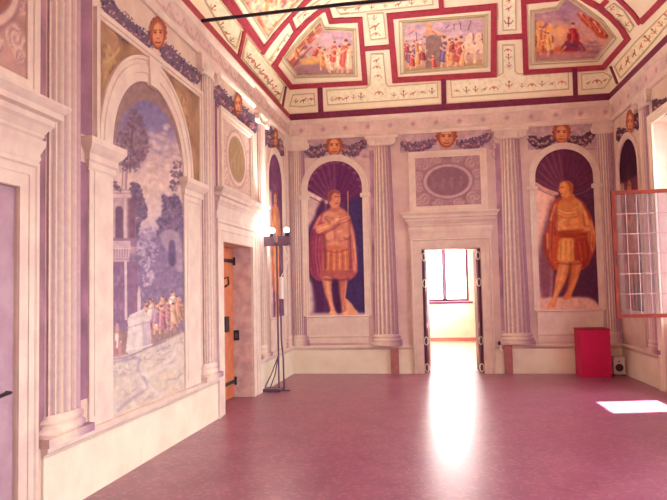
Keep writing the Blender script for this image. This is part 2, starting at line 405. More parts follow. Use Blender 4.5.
# ---- frieze, cornice and dado running round the room
def run(name, wall, u0, u1, prof, m):
    bm = bmesh.new(); quads(bm, [[W(wall, u, v, d) for d, v in prof] for u in (u0, u1)], close=True, caps=True)
    return struct(name, bm, m, smooth=False)
corn = [(-.01, 4.37), (.03, 4.37), (.045, 4.4), (.045, 4.43), (.02, 4.45), (.02, 4.66), (.04, 4.68), (.06, 4.72), (.06, 4.752), (-.01, 4.752)]
run('trim_2', 'L', YF, D, corn, M['stone']); run('trim_3', 'B', -L, R, corn, M['stone']); run('trim_4', 'R', YF, D, corn, M['stone'])
cap = [(-.01, .43), (.02, .43), (.02, .45), (.05, .47), (.05, .5), (.03, .515), (-.01, .515)]
das = [(-.01, 0), (.02, 0), (.02, .435), (-.01, .435)]
n = 5
for wall, segs in (('L', [(YF, DOOR_N[0]-.28), (DOOR_N[1]+.27, DOOR_L[0]-.28), (DOOR_L[1]+.28, D)]), ('B', [(-L, DOOR_B[0]-.2), (DOOR_B[1]+.2, R)]), ('R', [(YF, 8.33), (10.12, D)])):
    for k, (a, b) in enumerate(segs):
        if b-a < .05: continue
        run(f'trim_{n}', wall, a, b, cap, M['stone']); n += 1
        run('baseboard_'+{'L': 'left', 'B': 'back', 'R': 'right'}[wall]+('' if k == 0 else f'_{k+1}'), wall, a, b, das, M['dado'])
# painted rosettes and scrollwork on the frieze
def frieze(wall, u0, u1, stepu, kind):
    c = Canvas(u0, 4.46, u1, 4.65, .02, (222, 196, 192), up=True).mottle(.03, .1)
    u = u0+.2; k = 0
    while u < u1:
        if kind == 'star':
            for i in range(6):
                a = i*PI/3; c.line([(u, 4.555), (u+.045*math.cos(a), 4.555+.045*math.sin(a))], .018, (176, 132, 146), .8, sp=False)
        else:
            s = 1 if k % 2 else -1
            c.line([(u-.09, 4.5), (u, 4.555+.06*s), (u+.09, 4.5), (u+.04, 4.52)], .02, (176, 140, 142), .7)
            c.blob(u, 4.555-.03*s, .035, .02, (186, 146, 146), .7)
        u += stepu; k += 1
    o = c.mesh('frieze', metric(wall, .0225))
    return o
tag(frieze('L', 2., D-.05, .2, 'scroll'), 'painted scrollwork frieze running along the left wall under the red band', 'frieze')
tag(frieze('B', -L+.05, R-.05, .42, 'star'), 'painted frieze of small stars across the back wall', 'frieze')
tag(frieze('R', 7., D-.05, .42, 'star'), 'painted frieze of small stars along the right wall', 'frieze')

#==================================================================== COLUMNS AND PILASTERS
def pigment(o, fn):
    me = o.data; at = me.attributes.new('pigment', 'FLOAT_COLOR', 'POINT')
    col = np.array([[*lin(fn(v.co)), 1] for v in me.vertices], np.float32); at.data.foreach_set('color', col.ravel())
    me.materials.clear(); me.materials.append(M['paint'])
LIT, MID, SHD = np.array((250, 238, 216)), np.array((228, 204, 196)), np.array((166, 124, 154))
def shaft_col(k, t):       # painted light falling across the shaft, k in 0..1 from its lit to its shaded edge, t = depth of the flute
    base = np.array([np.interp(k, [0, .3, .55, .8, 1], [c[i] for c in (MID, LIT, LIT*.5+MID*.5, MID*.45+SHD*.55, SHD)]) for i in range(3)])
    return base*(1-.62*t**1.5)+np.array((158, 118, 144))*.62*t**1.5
def half(c, r, z, wall, dep, n=64, flute=0, nf=9, flat=False):
    pts = []; info = []
    for i in range(n+1):
        a = PI*i/n; k = i/n
        f = abs(math.sin(nf*a)) if flute else 0
        if flat:
            u = -r+2*r*k; d = dep*(1-flute*f) if 0 < i < n else 0
        else:
            rr = r*(1-flute*f*.35); u = -rr*math.cos(a); d = dep*math.sin(a)*(1-flute*f*1.5)
        pts.append(W(wall, c+u, z, max(d, -.01))); info.append((k, f))
    return pts, info
def column(wall, c, r0, r1, label, z0=.515, z1=4.37, dep=.085, flat=False, cat='column', flip=False, bz=.2):
    t = thing('pilaster' if flat else 'column', label, cat, W(wall, c, z0, 0))
    bm = bmesh.new(); zs = np.linspace(z0+bz, z1-.2, 9); rings = []; cols = []
    nn = 72
    for z in zs:
        k = (z-zs[0])/(zs[-1]-zs[0]); r = r0+(r1-r0)*max(0, (k-.15)/.85)
        p, info = half(c, r, z, wall, dep, nn, 0.25 if not flat else .3, 8 if not flat else 6, flat); rings.append(p); cols += info
    quads(bm, rings)
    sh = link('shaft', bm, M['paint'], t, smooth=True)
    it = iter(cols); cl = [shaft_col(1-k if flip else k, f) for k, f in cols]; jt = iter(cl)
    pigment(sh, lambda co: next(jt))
    # base: plinth and tori
    bm = bmesh.new(); bp = []
    R0 = r0
    for rr, z in ((1.32, 0), (1.32, .3), (1.16, .3), (1.25, .36), (1.3, .44), (1.25, .52), (1.12, .57), (1.08, .66), (1.17, .72), (1.2, .78), (1.15, .85), (1.03, .9), (1.0, 1.)):
        bp.append((rr*R0, z0+bz*z, dep*rr))
    vsq = []
    for i, (rr, z, dd) in enumerate(bp):
        if i < 2 or flat:
            row = [W(wall, c-rr, z, -.005)]+[W(wall, c-rr+2*rr*k/14, z, dd) for k in range(15)]+[W(wall, c+rr, z, -.005)]
        else:
            row = half(c, rr, z, wall, dd, 16)[0]
        vsq.append(row)
    quads(bm, vsq, caps=True)
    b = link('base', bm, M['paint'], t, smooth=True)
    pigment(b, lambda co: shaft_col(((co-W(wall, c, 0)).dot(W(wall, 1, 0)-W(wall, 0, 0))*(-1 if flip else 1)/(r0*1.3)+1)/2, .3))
    # ionic capital
    bm = bmesh.new(); zc = z1-.2; a = r1
    rows = []
    for rr, z, dd in ((1.0, 0, 1), (1.1, .012, 1.12), (1.1, .035, 1.12), (1.0, .045, 1), (1.02, .09, 1.05), (1.2, .13, 1.3)):
        rows.append(half(c, a*rr, zc+z, wall, dep*dd, 16)[0] if not flat else [W(wall, c-a*rr+2*a*rr*k/16, zc+z, dep*dd if 0 < k < 16 else -.005) for k in range(17)])
    quads(bm, rows)
    slabs(bm, wall, c-a*1.25, c+a*1.25, [(dep*1.1, z1-.075), (dep*1.35, z1-.05), (dep*1.35, z1-.03), (dep*1.15, z1-.01), (dep*1.15, z1+.005)])
    cp = link('capital', bm, M['stone'], t, smooth=True)
    for s in (-1, 1):
        bm = bmesh.new(); cx, cz = c+s*a*1.22, z1-.125; pts = []
        for k in range(26):
            th = k/25*2.4*2*PI; rr = .072*(1-k/25*.86); pts.append(W(wall, cx-s*rr*math.cos(th+PI/2), cz+rr*math.sin(th+PI/2), dep*1.15))
        tube(bm, pts, [.017*(1-k/25*.5) for k in range(26)], 6)
        ringp = [[W(wall, cx+.07*q*math.cos(2*PI*k/20), cz+.07*q*math.sin(2*PI*k/20), d) for k in range(20)] for q, d in ((1, -.005), (1, dep*.95), (.05, dep*1.05))]
        quads(bm, ringp, close=True, caps=True)
        link('volute', bm, M['stone'], cp, smooth=True)
    return t
def shadow_strip(t, wall, u0, u1, z0, z1, col, name='painted_shadow'):   # column's shadow, painted as a strip of dark pigment beside it
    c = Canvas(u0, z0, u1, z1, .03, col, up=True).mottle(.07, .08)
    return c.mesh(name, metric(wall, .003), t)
SHADE_PUR = (150, 104, 140)
c1 = column('L', 4.45, .225, .225, 'tall fluted column on the left wall nearest the camera, between corner door and landscape', dep=.07)
shadow_strip(c1, 'L', 4.1, 4.24, .55, 4.1, (164, 122, 140)); shadow_strip(c1, 'L', 4.66, 4.8, .75, 2.6, (152, 112, 134), 'painted_shadow_strip'); shadow_strip(c1, 'L', 4.66, 4.88, 2.83, 4.1, (152, 112, 134), 'painted_shadow_strip')
c2 = column('L', 7.53, .22, .21, 'fluted column on the left wall between the landscape mural and the orange door', dep=.06)
shadow_strip(c2, 'L', 7.82, 7.9, .75, 4.1, SHADE_PUR)
c3 = column('L', 9.95, .21, .2, 'fluted column on the left wall directly behind the floor lamp', dep=.06)
column('L', 11.72, .17, .17, 'flat fluted pilaster on the left wall in the far corner', flat=True, dep=.03, cat='pilaster')
column('B', -2.585, .12, .115, 'flat fluted pilaster on the back wall in the left corner', flat=True, dep=.03, cat='pilaster')
k1 = column('B', -1.0, .215, .155, 'fluted column on the back wall between the left niche and doorway')
shadow_strip(k1, 'B', -1.24, -1.15, .75, 4.1, (186, 146, 172))
k2 = column('B', 1.3, .225, .165, 'fluted column on the back wall just right of the doorway')
shadow_strip(k2, 'B', 1.03, 1.11, .75, 4.1, (172, 134, 160))
k3 = column('B', 2.905, .13, .125, 'flat fluted pilaster on the back wall in the right corner', flat=True, dep=.03, cat='pilaster')
k4 = column('R', 10.34, .21, .2, 'fluted column on the right wall behind the open casement', flip=True, dep=.06)

#==================================================================== PORTALS (stone door surrounds)
def portal(wall, d, label, w=.2, ct=2.88, doorlab=None, m='stone', k=1.):
    u0, u1, v0, v1 = d
    t = thing('door_surround', label, 'door surround', W(wall, (u0+u1)/2, 0, 0))
    bm = bmesh.new()
    sweep(bm, wall, [(u0, 0), (u0, v1), (u1, v1), (u1, 0)], [(.003, -.01), (.003, .03*k), (.1*w/.2, .03*k), (.1*w/.2, .045*k), (w*.8, .045*k), (w*.86, .07*k), (w, .07*k), (w, -.005)])
    link('architrave', bm, M[m], t)
    bm = bmesh.new(); slabs(bm, wall, u0-w+.02, u1+w-.02, [(.02, v1+w-.005), (.035, v1+w+.03), (.03, v1+w+.06), (.055, v1+w+.12), (.06, v1+w+.16), (.045, ct-.26)])
    link('frieze_block', bm, M[m], t, smooth=True)
    e = .03
    bm = bmesh.new(); slabs(bm, wall, u0-w+.02, u1+w-.02, [(.03, ct-.26), (.05, ct-.235), (.05, ct-.215), (.08, ct-.17), (.1, ct-.15), (.1, ct-.11), (.14, ct-.1), (.14, ct-.06), (.16, ct-.04), (.18, ct-.015), (.18, ct), (.02, ct+.02)])
    link('cornice', bm, M[m], t, smooth=False)
    return t
portal('B', DOOR_B, 'pale stone door surround with moulded cornice around the open back doorway', w=.19, ct=2.9)
portal('L', DOOR_L, 'white stone door surround with cornice around the orange door', w=.28, ct=2.85, k=.6)
portal('L', DOOR_N, 'pale stone door surround with heavy cornice at the left edge, nearest the camera', w=.19, k=.5, ct=2.9)
# orange door in its recess
t = thing('orange_door', 'orange wooden door with iron straps set in the left wall recess', 'door', (-L-.3, 8.7, 0))
bm = bmesh.new(); abox(bm, -L-.34, -L-.29, DOOR_L[0]+.005, DOOR_L[1]-.005, .01, DOOR_L[3]-.005); link('door_leaf', bm, M['orangewood'], t)
for z0, z1, a, b in ((.12, .95, 8.15, 8.68), (.12, .95, 8.76, 9.3), (1.05, 2.1, 8.15, 8.68), (1.05, 2.1, 8.76, 9.3)):
    bm = bmesh.new(); abox(bm, -L-.295, -L-.275, a, b, z0, z1); bmesh.ops.bevel(bm, geom=bm.edges[:], offset=.008, segments=1); link('raised_panel', bm, M['orangewood'], t)
for z in (.24, 2.0):
    bm = bmesh.new(); abox(bm, -L-.278, -L-.262, 8.75, 9.36, z-.025, z+.025); tube(bm, [(-L-.265, 9.36, z-.06), (-L-.265, 9.36, z+.06)], .018); link('iron_strap', bm, M['iron'], t)
bm = bmesh.new(); abox(bm, -L-.278, -L-.24, 8.86, 9.03, .98, 1.2); link('lock_box', bm, M['iron'], t)
bm = bmesh.new(); tube(bm, [(-L-.27, 8.93, 1.74), (-L-.22, 8.93, 1.76), (-L-.21, 8.93, 1.66), (-L-.27, 8.93, 1.62)], .014); link('pull_handle', bm, M['iron'], t)
bm = bmesh.new(); abox(bm, -L-.6, -L-.345, DOOR_L[0]-.1, DOOR_L[1]+.1, 0, 2.4); struct('wall_recess', bm, M['reveal'])
# plaster lining of the recess
bm = bmesh.new(); abox(bm, -L-.29, -L-.005, DOOR_L[1]-.02, DOOR_L[1]-.003, 0.002, DOOR_L[3]-.003); struct('trim_30', bm, M['reveal'])
t = thing('light_switch', 'small black light switch on the plaster reveal beside the orange door', 'switch', (-L-.2, 9.35, .9))
bm = bmesh.new(); abox(bm, -L-.275, -L-.2, 9.33, 9.36, .83, .98); link('switch_plate', bm, M['black'], t)
bm = bmesh.new(); abox(bm, -L-.255, -L-.22, 9.322, 9.33, .87, .94); link('rocker', bm, M['grey'], t)
# near door
t = thing('panel_door', 'worn mauve door with a black handle at the left edge of the picture', 'door', (-L-.05, 3.2, 0))
bm = bmesh.new(); abox(bm, -L-.08, -L-.022, DOOR_N[0]+.003, DOOR_N[1]-.002, .01, DOOR_N[3]-.005); link('door_leaf', bm, M['oldpanel'], t)
for z0, z1 in ((.15, .62), (.72, 1.5), (1.6, 2.2)):
    bm = bmesh.new(); abox(bm, -L-.025, -L-.012, 2.6, 3.86, z0, z1); bmesh.ops.bevel(bm, geom=bm.edges[:], offset=.006, segments=1); link('door_panel', bm, M['oldpanel'], t)
bm = bmesh.new(); hy, hz = 3.84, .945
tube(bm, [(-L-.045, hy, hz), (-L+.02, hy, hz), (-L+.025, hy-.06, hz), (-L+.025, hy-.14, hz-.012)], [.012, .012, .013, .01]); tube(bm, [(-L-.04, hy, hz), (-L-.03, hy, hz)], .03, 14); link('door_handle', bm, M['iron'], t, smooth=True)
bm = bmesh.new(); abox(bm, -L-.6, -L-.11, DOOR_N[0]-.1, DOOR_N[1]+.1, 0, 2.5); struct('wall_recess_2', bm, M['reveal'])
# dark double door, folded back into the far room
for s, hx, lab in ((1, DOOR_B[0], 'left'), (-1, DOOR_B[1], 'right')):
    t = thing('double_door_leaf', f'dark wooden door leaf standing open at the {lab} side of the back doorway', 'door', (hx, D+.06, 0))
    hx += s*.004
    def pl(a, o, z, hx=hx, s=s): return Vector((hx+s*(a*.1+o), D+.05+a*.99-o*.1, z))
    bm = bmesh.new(); box(bm, lambda u, v, d: pl(u, d, v), 0.0, .5, .012, 2.225, 0, .05); link('leaf_panel', bm, M['darkwood'], t)
    for z0, z1 in ((.12, .8), (.9, 1.55), (1.65, 2.12)):
        bm = bmesh.new(); box(bm, lambda u, v, d: pl(u, d, v), .07, .43, z0, z1, .048, .062); link('raised_panel', bm, M['darkwood'], t)
    for z in (.1, .58, 1.62, 2.1):
        bm = bmesh.new(); tube(bm, [pl(-.012, .04+.035*math.cos(q), z+.07*math.sin(q)) for q in np.linspace(0, 2*PI, 17)], .009, 6, cap=False); link('white_ring', bm, M['white'], t, smooth=True)['label'] = 'white oval ring on the leaf edge'

#==================================================================== FRESCOES OF THE WALLS
FW = (224, 202, 200)
def arch_frame(t, wall, c, r, w, zs, z0, depth=.04, name='arch_moulding', imp=None):
    path = [(c-r, z0)]+arc(c, zs, r, 30, PI, 0)+[(c+r, z0)]
    bm = bmesh.new(); sweep(bm, wall, path, [(0, -.004), (0, depth*.55), (w*.35, depth*.55), (w*.4, depth*.8), (w*.75, depth*.8), (w*.82, depth), (w, depth), (w, -.004)])
    return link(name, bm, M['stone'], t, smooth=False)
def arch_outline(wall, c, r, zs, z0, d=.004):
    return [proj(W(wall, u, v, d)) for u, v in [(c-r, z0)]+arc(c, zs, r, 40, PI, 0)+[(c+r, z0)]]
SKIN, SKINL, SKIND = (226, 160, 134), (240, 190, 158), (186, 110, 104)

def figures(c, spots, pal, skin=(228, 172, 138)):     # little painted people: robe, fold, legs, arm, head
    for x, y, h, a in spots:
        col = np.array(pal[rng.integers(len(pal))], float); d = rng.choice([-1, 1]); sk = np.array(skin, float)
        c.line([(x-h*.05, y-h*.3), (x-h*.09+a, y+h*.15)], h*.08, sk, .95); c.line([(x+h*.06, y-h*.3), (x+h*.13+a, y+h*.12)], h*.08, sk*.84, .95)
        c.poly([(x-h*.09, y-h*.66), (x+h*.1, y-h*.66), (x+h*.15+a*.5, y-h*.3), (x+h*.19+a, y-h*.02), (x-h*.15+a, y-h*.04), (x-h*.14+a*.5, y-h*.35)], col, h*.01)
        c.line([(x+h*.07, y-h*.6), (x+h*.1+a*.5, y-h*.3), (x+h*.12+a, y-h*.03)], h*.08, col*.66, .8, h*.02); c.line([(x-h*.06, y-h*.6), (x-h*.08+a, y-h*.1)], h*.05, np.minimum(col*1.25+14, 255), .8, h*.01)
        c.line([(x-d*h*.06, y-h*.58), (x+d*h*.16, y-h*.46), (x+d*h*.3, y-h*.56)], h*.065, sk*.96, .95)
        c.blob(x-a*.1, y-h*.78, h*.085, h*.11, sk, 1, .3); c.blob(x-a*.1-d*h*.03, y-h*.84, h*.08, h*.06, (132, 78, 76), .85, .4)
# --- niche with the man holding a staff (left of the doorway)
def niche_left():
    cx, r, zs = -1.905, .515, 3.43
    t = thing('niche_fresco', 'frescoed arched niche with a draped man holding a thin staff, left of the doorway', 'fresco', W('B', cx, .56, 0))
    c = Canvas(305, 157, 367, 318, .42, (116, 74, 118))
    c.at(300, 150, .2)
    # hollow: pale lit side, dark far side
    c.poly([(35, 200), (130, 260), (120, 900), (35, 900)], (218, 190, 192), 1, sp=False)
    c.poly([(235, 245), (325, 205), (330, 900), (180, 900), (200, 400)], (86, 70, 118), 1, sp=False)
    c.dabs([(240, 250), (325, 230), (325, 820), (240, 820)], 120, [(98, 78, 124), (74, 62, 110), (84, 70, 126)], (6, 14), .5)
    # shell
    c.poly([(30, 235), (45, 20), (160, -30), (330, 10), (330, 215), (240, 255), (130, 255), (40, 210)], (122, 70, 116), 1, sp=False)
    for k in range(13):
        a = PI*(k+.5)/13; x, y = 172+150*math.cos(a), 230-185*math.sin(a)
        c.line([(172, 262), (172+80*math.cos(a), 255-100*math.sin(a)), (x, y)], 9, (152, 100, 130) if k > 5 else (104, 58, 108), .55, 2)
    for k in range(12):
        a = PI*(k+1)/13; c.blob(172+135*math.cos(a), 220-160*math.sin(a), 16, 10, (164, 118, 142), .5)
    c.line([(38, 212), (80, 235), (130, 262)], 18, (232, 206, 202), 1, 2)
    c.line([(45, 232), (85, 252), (130, 278)], 5, (130, 86, 120), .8, 1)
    # cast shadow painted behind the figure
    c.poly([(125, 255), (88, 285), (70, 340), (40, 400), (36, 520), (38, 640), (60, 690), (60, 900), (120, 920), (130, 500)], (104, 66, 110), 1.2)
    c.poly([(38, 640), (60, 700), (70, 800), (50, 830), (36, 830)], (226, 204, 202), 2)
    # plinth top
    c.poly([(30, 815), (340, 815), (340, 900), (30, 900)], (212, 186, 192), 1, sp=False)
    # cloak
    c.poly([(160, 288), (105, 318), (65, 380), (50, 470), (52, 600), (70, 640), (112, 655), (170, 650), (240, 652), (285, 610), (278, 500), (272, 420), (250, 335), (215, 292)], (184, 102, 118), .6)
    c.poly([(60, 400), (95, 420), (110, 640), (70, 630), (52, 560)], (156, 80, 118), 1.2)
    c.poly([(240, 350), (272, 430), (285, 600), (262, 590), (238, 480)], (216, 142, 128), 1)
    for x0, x1 in ((66, 74), (82, 92), (98, 108)): c.line([(x0, 430), (x0-4, 520), (x1, 630)], 6, (206, 130, 130), .6, 2)
    for x0, x1 in ((250, 262), (262, 274), (240, 246)): c.line([(x0-8, 380), (x0+2, 470), (x1, 590)], 5, (172, 96, 108), .6, 1.5)
    # torso armour
    c.poly([(150, 310), (215, 300), (245, 360), (240, 470), (228, 495), (130, 495), (118, 420), (120, 350)], (214, 146, 132), .8)
    c.poly([(120, 318), (165, 300), (200, 330), (245, 330), (240, 350), (190, 355), (150, 345), (112, 360)], (226, 162, 140), .8)
    for yy in (330, 345, 362): c.line([(122, yy), (165, yy+12), (210, yy+5), (246, yy-12)], 4, (178, 104, 112), .7, 1)
    c.blob(150, 430, 26, 24, (232, 170, 148), .8); c.blob(200, 425, 26, 24, (224, 158, 140), .8); c.blob(172, 470, 34, 20, (226, 164, 142), .7)
    c.line([(128, 452), (175, 462), (232, 448)], 4, (176, 100, 108), .7, 1); c.line([(174, 400), (175, 480)], 4, (182, 110, 112), .6, 1)
    # folded arm and hand, other forearm holding the staff
    c.poly([(78, 384), (92, 418), (150, 390), (192, 358), (186, 340), (150, 352), (110, 372)], SKIN, .5)
    c.line([(88, 398), (140, 378), (184, 352)], 8, SKINL, .8, 2); c.blob(186, 346, 14, 10, SKINL, .9); c.line([(90, 420), (150, 394), (192, 362)], 4, SKIND, .8, 1)
    c.poly([(250, 360), (262, 420), (238, 436), (214, 424), (216, 408), (238, 400), (238, 368)], SKIN, .5)
    c.line([(239, 208), (240, 320), (236, 440)], 6, (206, 150, 120), .9, .6)
    # skirt of the armour
    c.poly([(128, 488), (232, 488), (246, 600), (232, 606), (120, 606), (112, 590)], (210, 134, 110), .7)
    for k in range(8):
        x = 128+k*14; c.line([(x, 500), (x-3+k, 600)], 5, (236, 176, 136) if k % 2 else (180, 98, 92), .8, 1)
    c.line([(120, 498), (180, 512), (240, 496)], 7, (178, 96, 96), .8, 1); c.line([(116, 604), (150, 616), (200, 610), (246, 604)], 6, (154, 80, 90), .8, 1)
    c.poly([(112, 608), (250, 606), (240, 648), (112, 650)], (190, 112, 112), .8)
    # legs and feet
    c.poly([(112, 640), (158, 640), (158, 700), (168, 770), (182, 815), (170, 826), (150, 822), (148, 780), (126, 720)], SKIN, .5)
    c.line([(138, 650), (144, 720), (160, 790), (166, 818)], 11, SKINL, .7, 2); c.line([(116, 660), (132, 730), (150, 790)], 5, SKIND, .7, 1)
    c.poly([(190, 640), (236, 640), (232, 700), (224, 760), (228, 812), (206, 820), (204, 760), (192, 700)], (202, 128, 118), .5)
    c.line([(228, 650), (226, 720), (216, 800)], 7, SKIN, .8, 2); c.line([(194, 660), (200, 730), (207, 810)], 6, (148, 78, 96), .7, 1)
    c.poly([(226, 745), (250, 760), (272, 790), (290, 812), (276, 824), (206, 822), (226, 800)], (234, 176, 146), .5)
    c.poly([(150, 808), (176, 806), (186, 824), (166, 834), (146, 828)], SKINL, .4)
    for pts, w_, a_ in (([(120, 425), (124, 480), (126, 590)], 14, .6), ([(246, 350), (250, 440), (254, 590)], 11, .55), ([(92, 428), (150, 405), (198, 372)], 9, .6), ([(120, 646), (180, 652), (240, 646)], 13, .7), ([(62, 420), (58, 520), (72, 630)], 13, .5), ([(152, 372), (130, 340), (118, 330)], 6, .5), ([(214, 436), (236, 446), (258, 430)], 6, .6)):
        c.line(pts, w_, (126, 62, 92), a_, 4)
    c.poly([(160, 655), (190, 655), (196, 740), (204, 812), (186, 812), (168, 750)], (92, 58, 100), 1.2)
    for pts, w_ in (([(100, 335), (72, 390)], 9), ([(262, 430), (276, 520), (274, 600)], 7), ([(136, 420), (160, 408)], 9), ([(190, 410), (212, 402)], 9), ([(150, 462), (190, 462)], 9), ([(140, 312), (120, 330)], 8)): c.line(pts, w_, (240, 184, 156), .7, 3)
    # head
    c.poly([(160, 270), (192, 272), (200, 300), (180, 312), (154, 302)], (206, 134, 118), .4)
    c.poly([(140, 225), (152, 206), (178, 200), (198, 212), (202, 240), (198, 270), (182, 290), (162, 286), (144, 264)], (222, 154, 130), .4)
    c.poly([(138, 232), (148, 208), (176, 199), (200, 214), (196, 222), (176, 214), (160, 228), (156, 252), (142, 262)], (160, 92, 92), .6)
    c.line([(172, 234), (184, 232)], 4, (130, 66, 78), .9); c.line([(190, 232), (199, 234)], 4, (130, 66, 78), .9)
    c.line([(188, 236), (193, 252), (186, 255)], 3, (178, 100, 98), .9); c.line([(178, 267), (192, 266)], 4, (150, 70, 78), .9); c.blob(178, 250, 8, 9, SKINL, .7); c.blob(158, 248, 4, 8, SKIND, .8)
    c.tone(.96, gain=.95, con=1.2).mottle(.025, 1.2)
    c.T = (0, 0, 1); c.clip(arch_outline('B', cx, r+.01, zs, 1.02))
    c.mesh('painted_figure', on('B', .006), t)['label'] = 'painted man in a rose cloak and armour, arm folded over his chest'
    arch_frame(t, 'B', cx, r, .115, zs, 1.06)
    bm = bmesh.new(); slabs(bm, 'B', cx-r-.03, cx+r+.03, [(.02, .56), (.02, .66), (.035, .68), (.03, .7), (.03, 1.03), (.045, 1.05), (.02, 1.065)]); link('plinth', bm, M['stone'], t)
    for s in (-1, 1):
        bm = bmesh.new(); slabs(bm, 'B', cx+s*(r+.058)-.055, cx+s*(r+.058)+.055, [(.032, 3.24), (.04, 3.26), (.04, 3.3), (.032, 3.32)]); link('impost', bm, M['stone'], t)
niche_left()
# --- niche with the bald man (right of the doorway)
def niche_right():
    cx, r, zs = 2.2, .49, 3.45
    t = thing('niche_fresco', 'frescoed arched niche with a bald man in a golden tunic, right of the doorway', 'fresco', W('B', cx, .56, 0))
    c = Canvas(531, 144, 599, 312, .42, (96, 48, 92))
    c.at(525, 140, .2)
    c.poly([(45, 230), (150, 270), (130, 900), (30, 900)], (240, 200, 186), 1, sp=False)
    c.poly([(235, 270), (345, 215), (365, 900), (240, 860), (220, 600)], (82, 44, 84), 1, sp=False)
    c.dabs([(300, 270), (345, 230), (350, 840), (300, 840)], 140, [(96, 56, 96), (70, 38, 78), (88, 50, 96)], (6, 12), .5)
    c.poly([(50, 230), (55, 60), (180, 10), (340, 50), (350, 215), (250, 275), (160, 265), (70, 225)], (98, 46, 88), 1, sp=False)
    for k in range(13):
        a = PI*(k+.5)/13; x, y = 200+140*math.cos(a), 215-170*math.sin(a)
        c.line([(200, 265), (200+75*math.cos(a), 245-95*math.sin(a)), (x, y)], 9, (138, 82, 106) if k > 6 else (80, 36, 80), .55, 2)
    c.line([(55, 218), (100, 246), (160, 268)], 15, (226, 178, 164), 1, 2); c.line([(55, 240), (100, 262), (150, 284)], 4, (120, 66, 90), .8, 1)
    c.line([(345, 222), (300, 258), (245, 276)], 5, (140, 90, 110), .8, 1)
    c.poly([(140, 290), (110, 380), (85, 480), (65, 600), (70, 720), (95, 820), (130, 790), (140, 600)], (130, 78, 104), 2)
    c.poly([(30, 805), (220, 785), (345, 800), (365, 900), (30, 900)], (226, 184, 172), 1)
    # cloak
    c.poly([(185, 282), (135, 320), (118, 420), (92, 500), (100, 570), (130, 640), (160, 650), (240, 648), (300, 640), (345, 560), (352, 470), (330, 380), (290, 310), (240, 280)], (186, 74, 60), .6)
    c.poly([(140, 330), (165, 320), (160, 480), (140, 600), (118, 560), (125, 430)], (210, 100, 66), 1)
    for x0, x1 in ((128, 116), (144, 134), (155, 150)): c.line([(x0, 350), (x0-8, 450), (x1, 590)], 6, (150, 52, 60), .6, 1.5)
    # bare torso and armour
    c.poly([(180, 300), (235, 285), (285, 320), (310, 400), (335, 430), (330, 460), (250, 470), (170, 460), (158, 400), (160, 340)], (226, 146, 84), .7)
    c.poly([(165, 330), (195, 350), (235, 350), (275, 325), (280, 345), (240, 375), (195, 378), (160, 360)], (240, 176, 104), .8)
    for yy in (338, 356, 374): c.line([(165, yy), (205, yy+18), (250, yy+12), (282, yy-8)], 4, (180, 92, 62), .7, 1)
    c.blob(190, 410, 26, 22, (240, 178, 108), .7); c.blob(245, 408, 28, 22, (236, 166, 96), .7); c.blob(280, 350, 18, 34, (238, 166, 96), .7, rot=-.4)
    c.line([(165, 440), (215, 456), (300, 446)], 6, (170, 78, 56), .7, 1)
    # right arm in shadow, left forearm with hand holding cloth
    c.poly([(160, 400), (152, 430), (175, 455), (240, 452), (262, 438), (255, 424), (200, 430), (178, 415)], (236, 160, 98), .5); c.blob(258, 432, 12, 9, (246, 186, 120), .9)
    c.poly([(290, 330), (322, 400), (342, 450), (325, 470), (300, 440), (292, 390)], (232, 150, 90), .5)
    c.poly([(300, 430), (345, 440), (352, 500), (340, 560), (318, 520), (305, 480)], (222, 130, 84), .8)
    for x0 in (308, 322, 336): c.line([(x0, 445), (x0+5, 490), (x0+2, 540)], 5, (170, 70, 58), .7, 1)
    for k in range(4): c.line([(300+k*7, 440), (304+k*7, 452)], 5, (248, 192, 130), .9)
    # skirt
    c.poly([(160, 462), (300, 460), (318, 560), (308, 630), (250, 650), (150, 640), (138, 560)], (200, 84, 52), .7)
    c.poly([(176, 498), (240, 496), (256, 585), (248, 608), (168, 606), (166, 560)], (238, 172, 92), .8)
    for k in range(6): c.line([(180+k*12, 506), (176+k*14, 600)], 4, (246, 196, 122) if k % 2 else (196, 112, 62), .8, 1)
    c.line([(150, 472), (220, 486), (308, 470)], 8, (166, 62, 46), .8, 1)
    c.line([(150, 612), (210, 608), (310, 620)], 4, (240, 180, 120), .7, 1)
    c.poly([(250, 500), (310, 500), (318, 600), (290, 640), (250, 620)], (172, 58, 50), 1); c.line([(270, 510), (285, 610)], 6, (214, 104, 64), .7, 1.5); c.line([(296, 505), (306, 590)], 5, (206, 94, 60), .7, 1.5)
    # legs
    c.poly([(178, 606), (226, 612), (222, 660), (196, 720), (170, 770), (150, 828), (120, 842), (112, 832), (138, 790), (150, 720), (158, 670)], (228, 148, 92), .5)
    c.line([(196, 630), (184, 690), (160, 760), (136, 818)], 14, (242, 184, 120), .7, 2); c.line([(222, 640), (204, 700), (176, 764)], 5, (176, 86, 62), .8, 1)
    c.poly([(232, 612), (280, 610), (276, 660), (256, 720), (236, 770), (230, 792), (196, 796), (188, 786), (206, 760), (220, 700)], (216, 124, 76), .5)
    c.line([(264, 630), (250, 700), (224, 768)], 12, (236, 162, 98), .7, 2); c.line([(232, 640), (226, 700), (208, 756)], 5, (160, 66, 56), .8, 1)
    c.blob(124, 834, 22, 9, (232, 156, 104), .9, rot=-.5); c.blob(205, 790, 24, 9, (226, 144, 92), .9, rot=-.15)
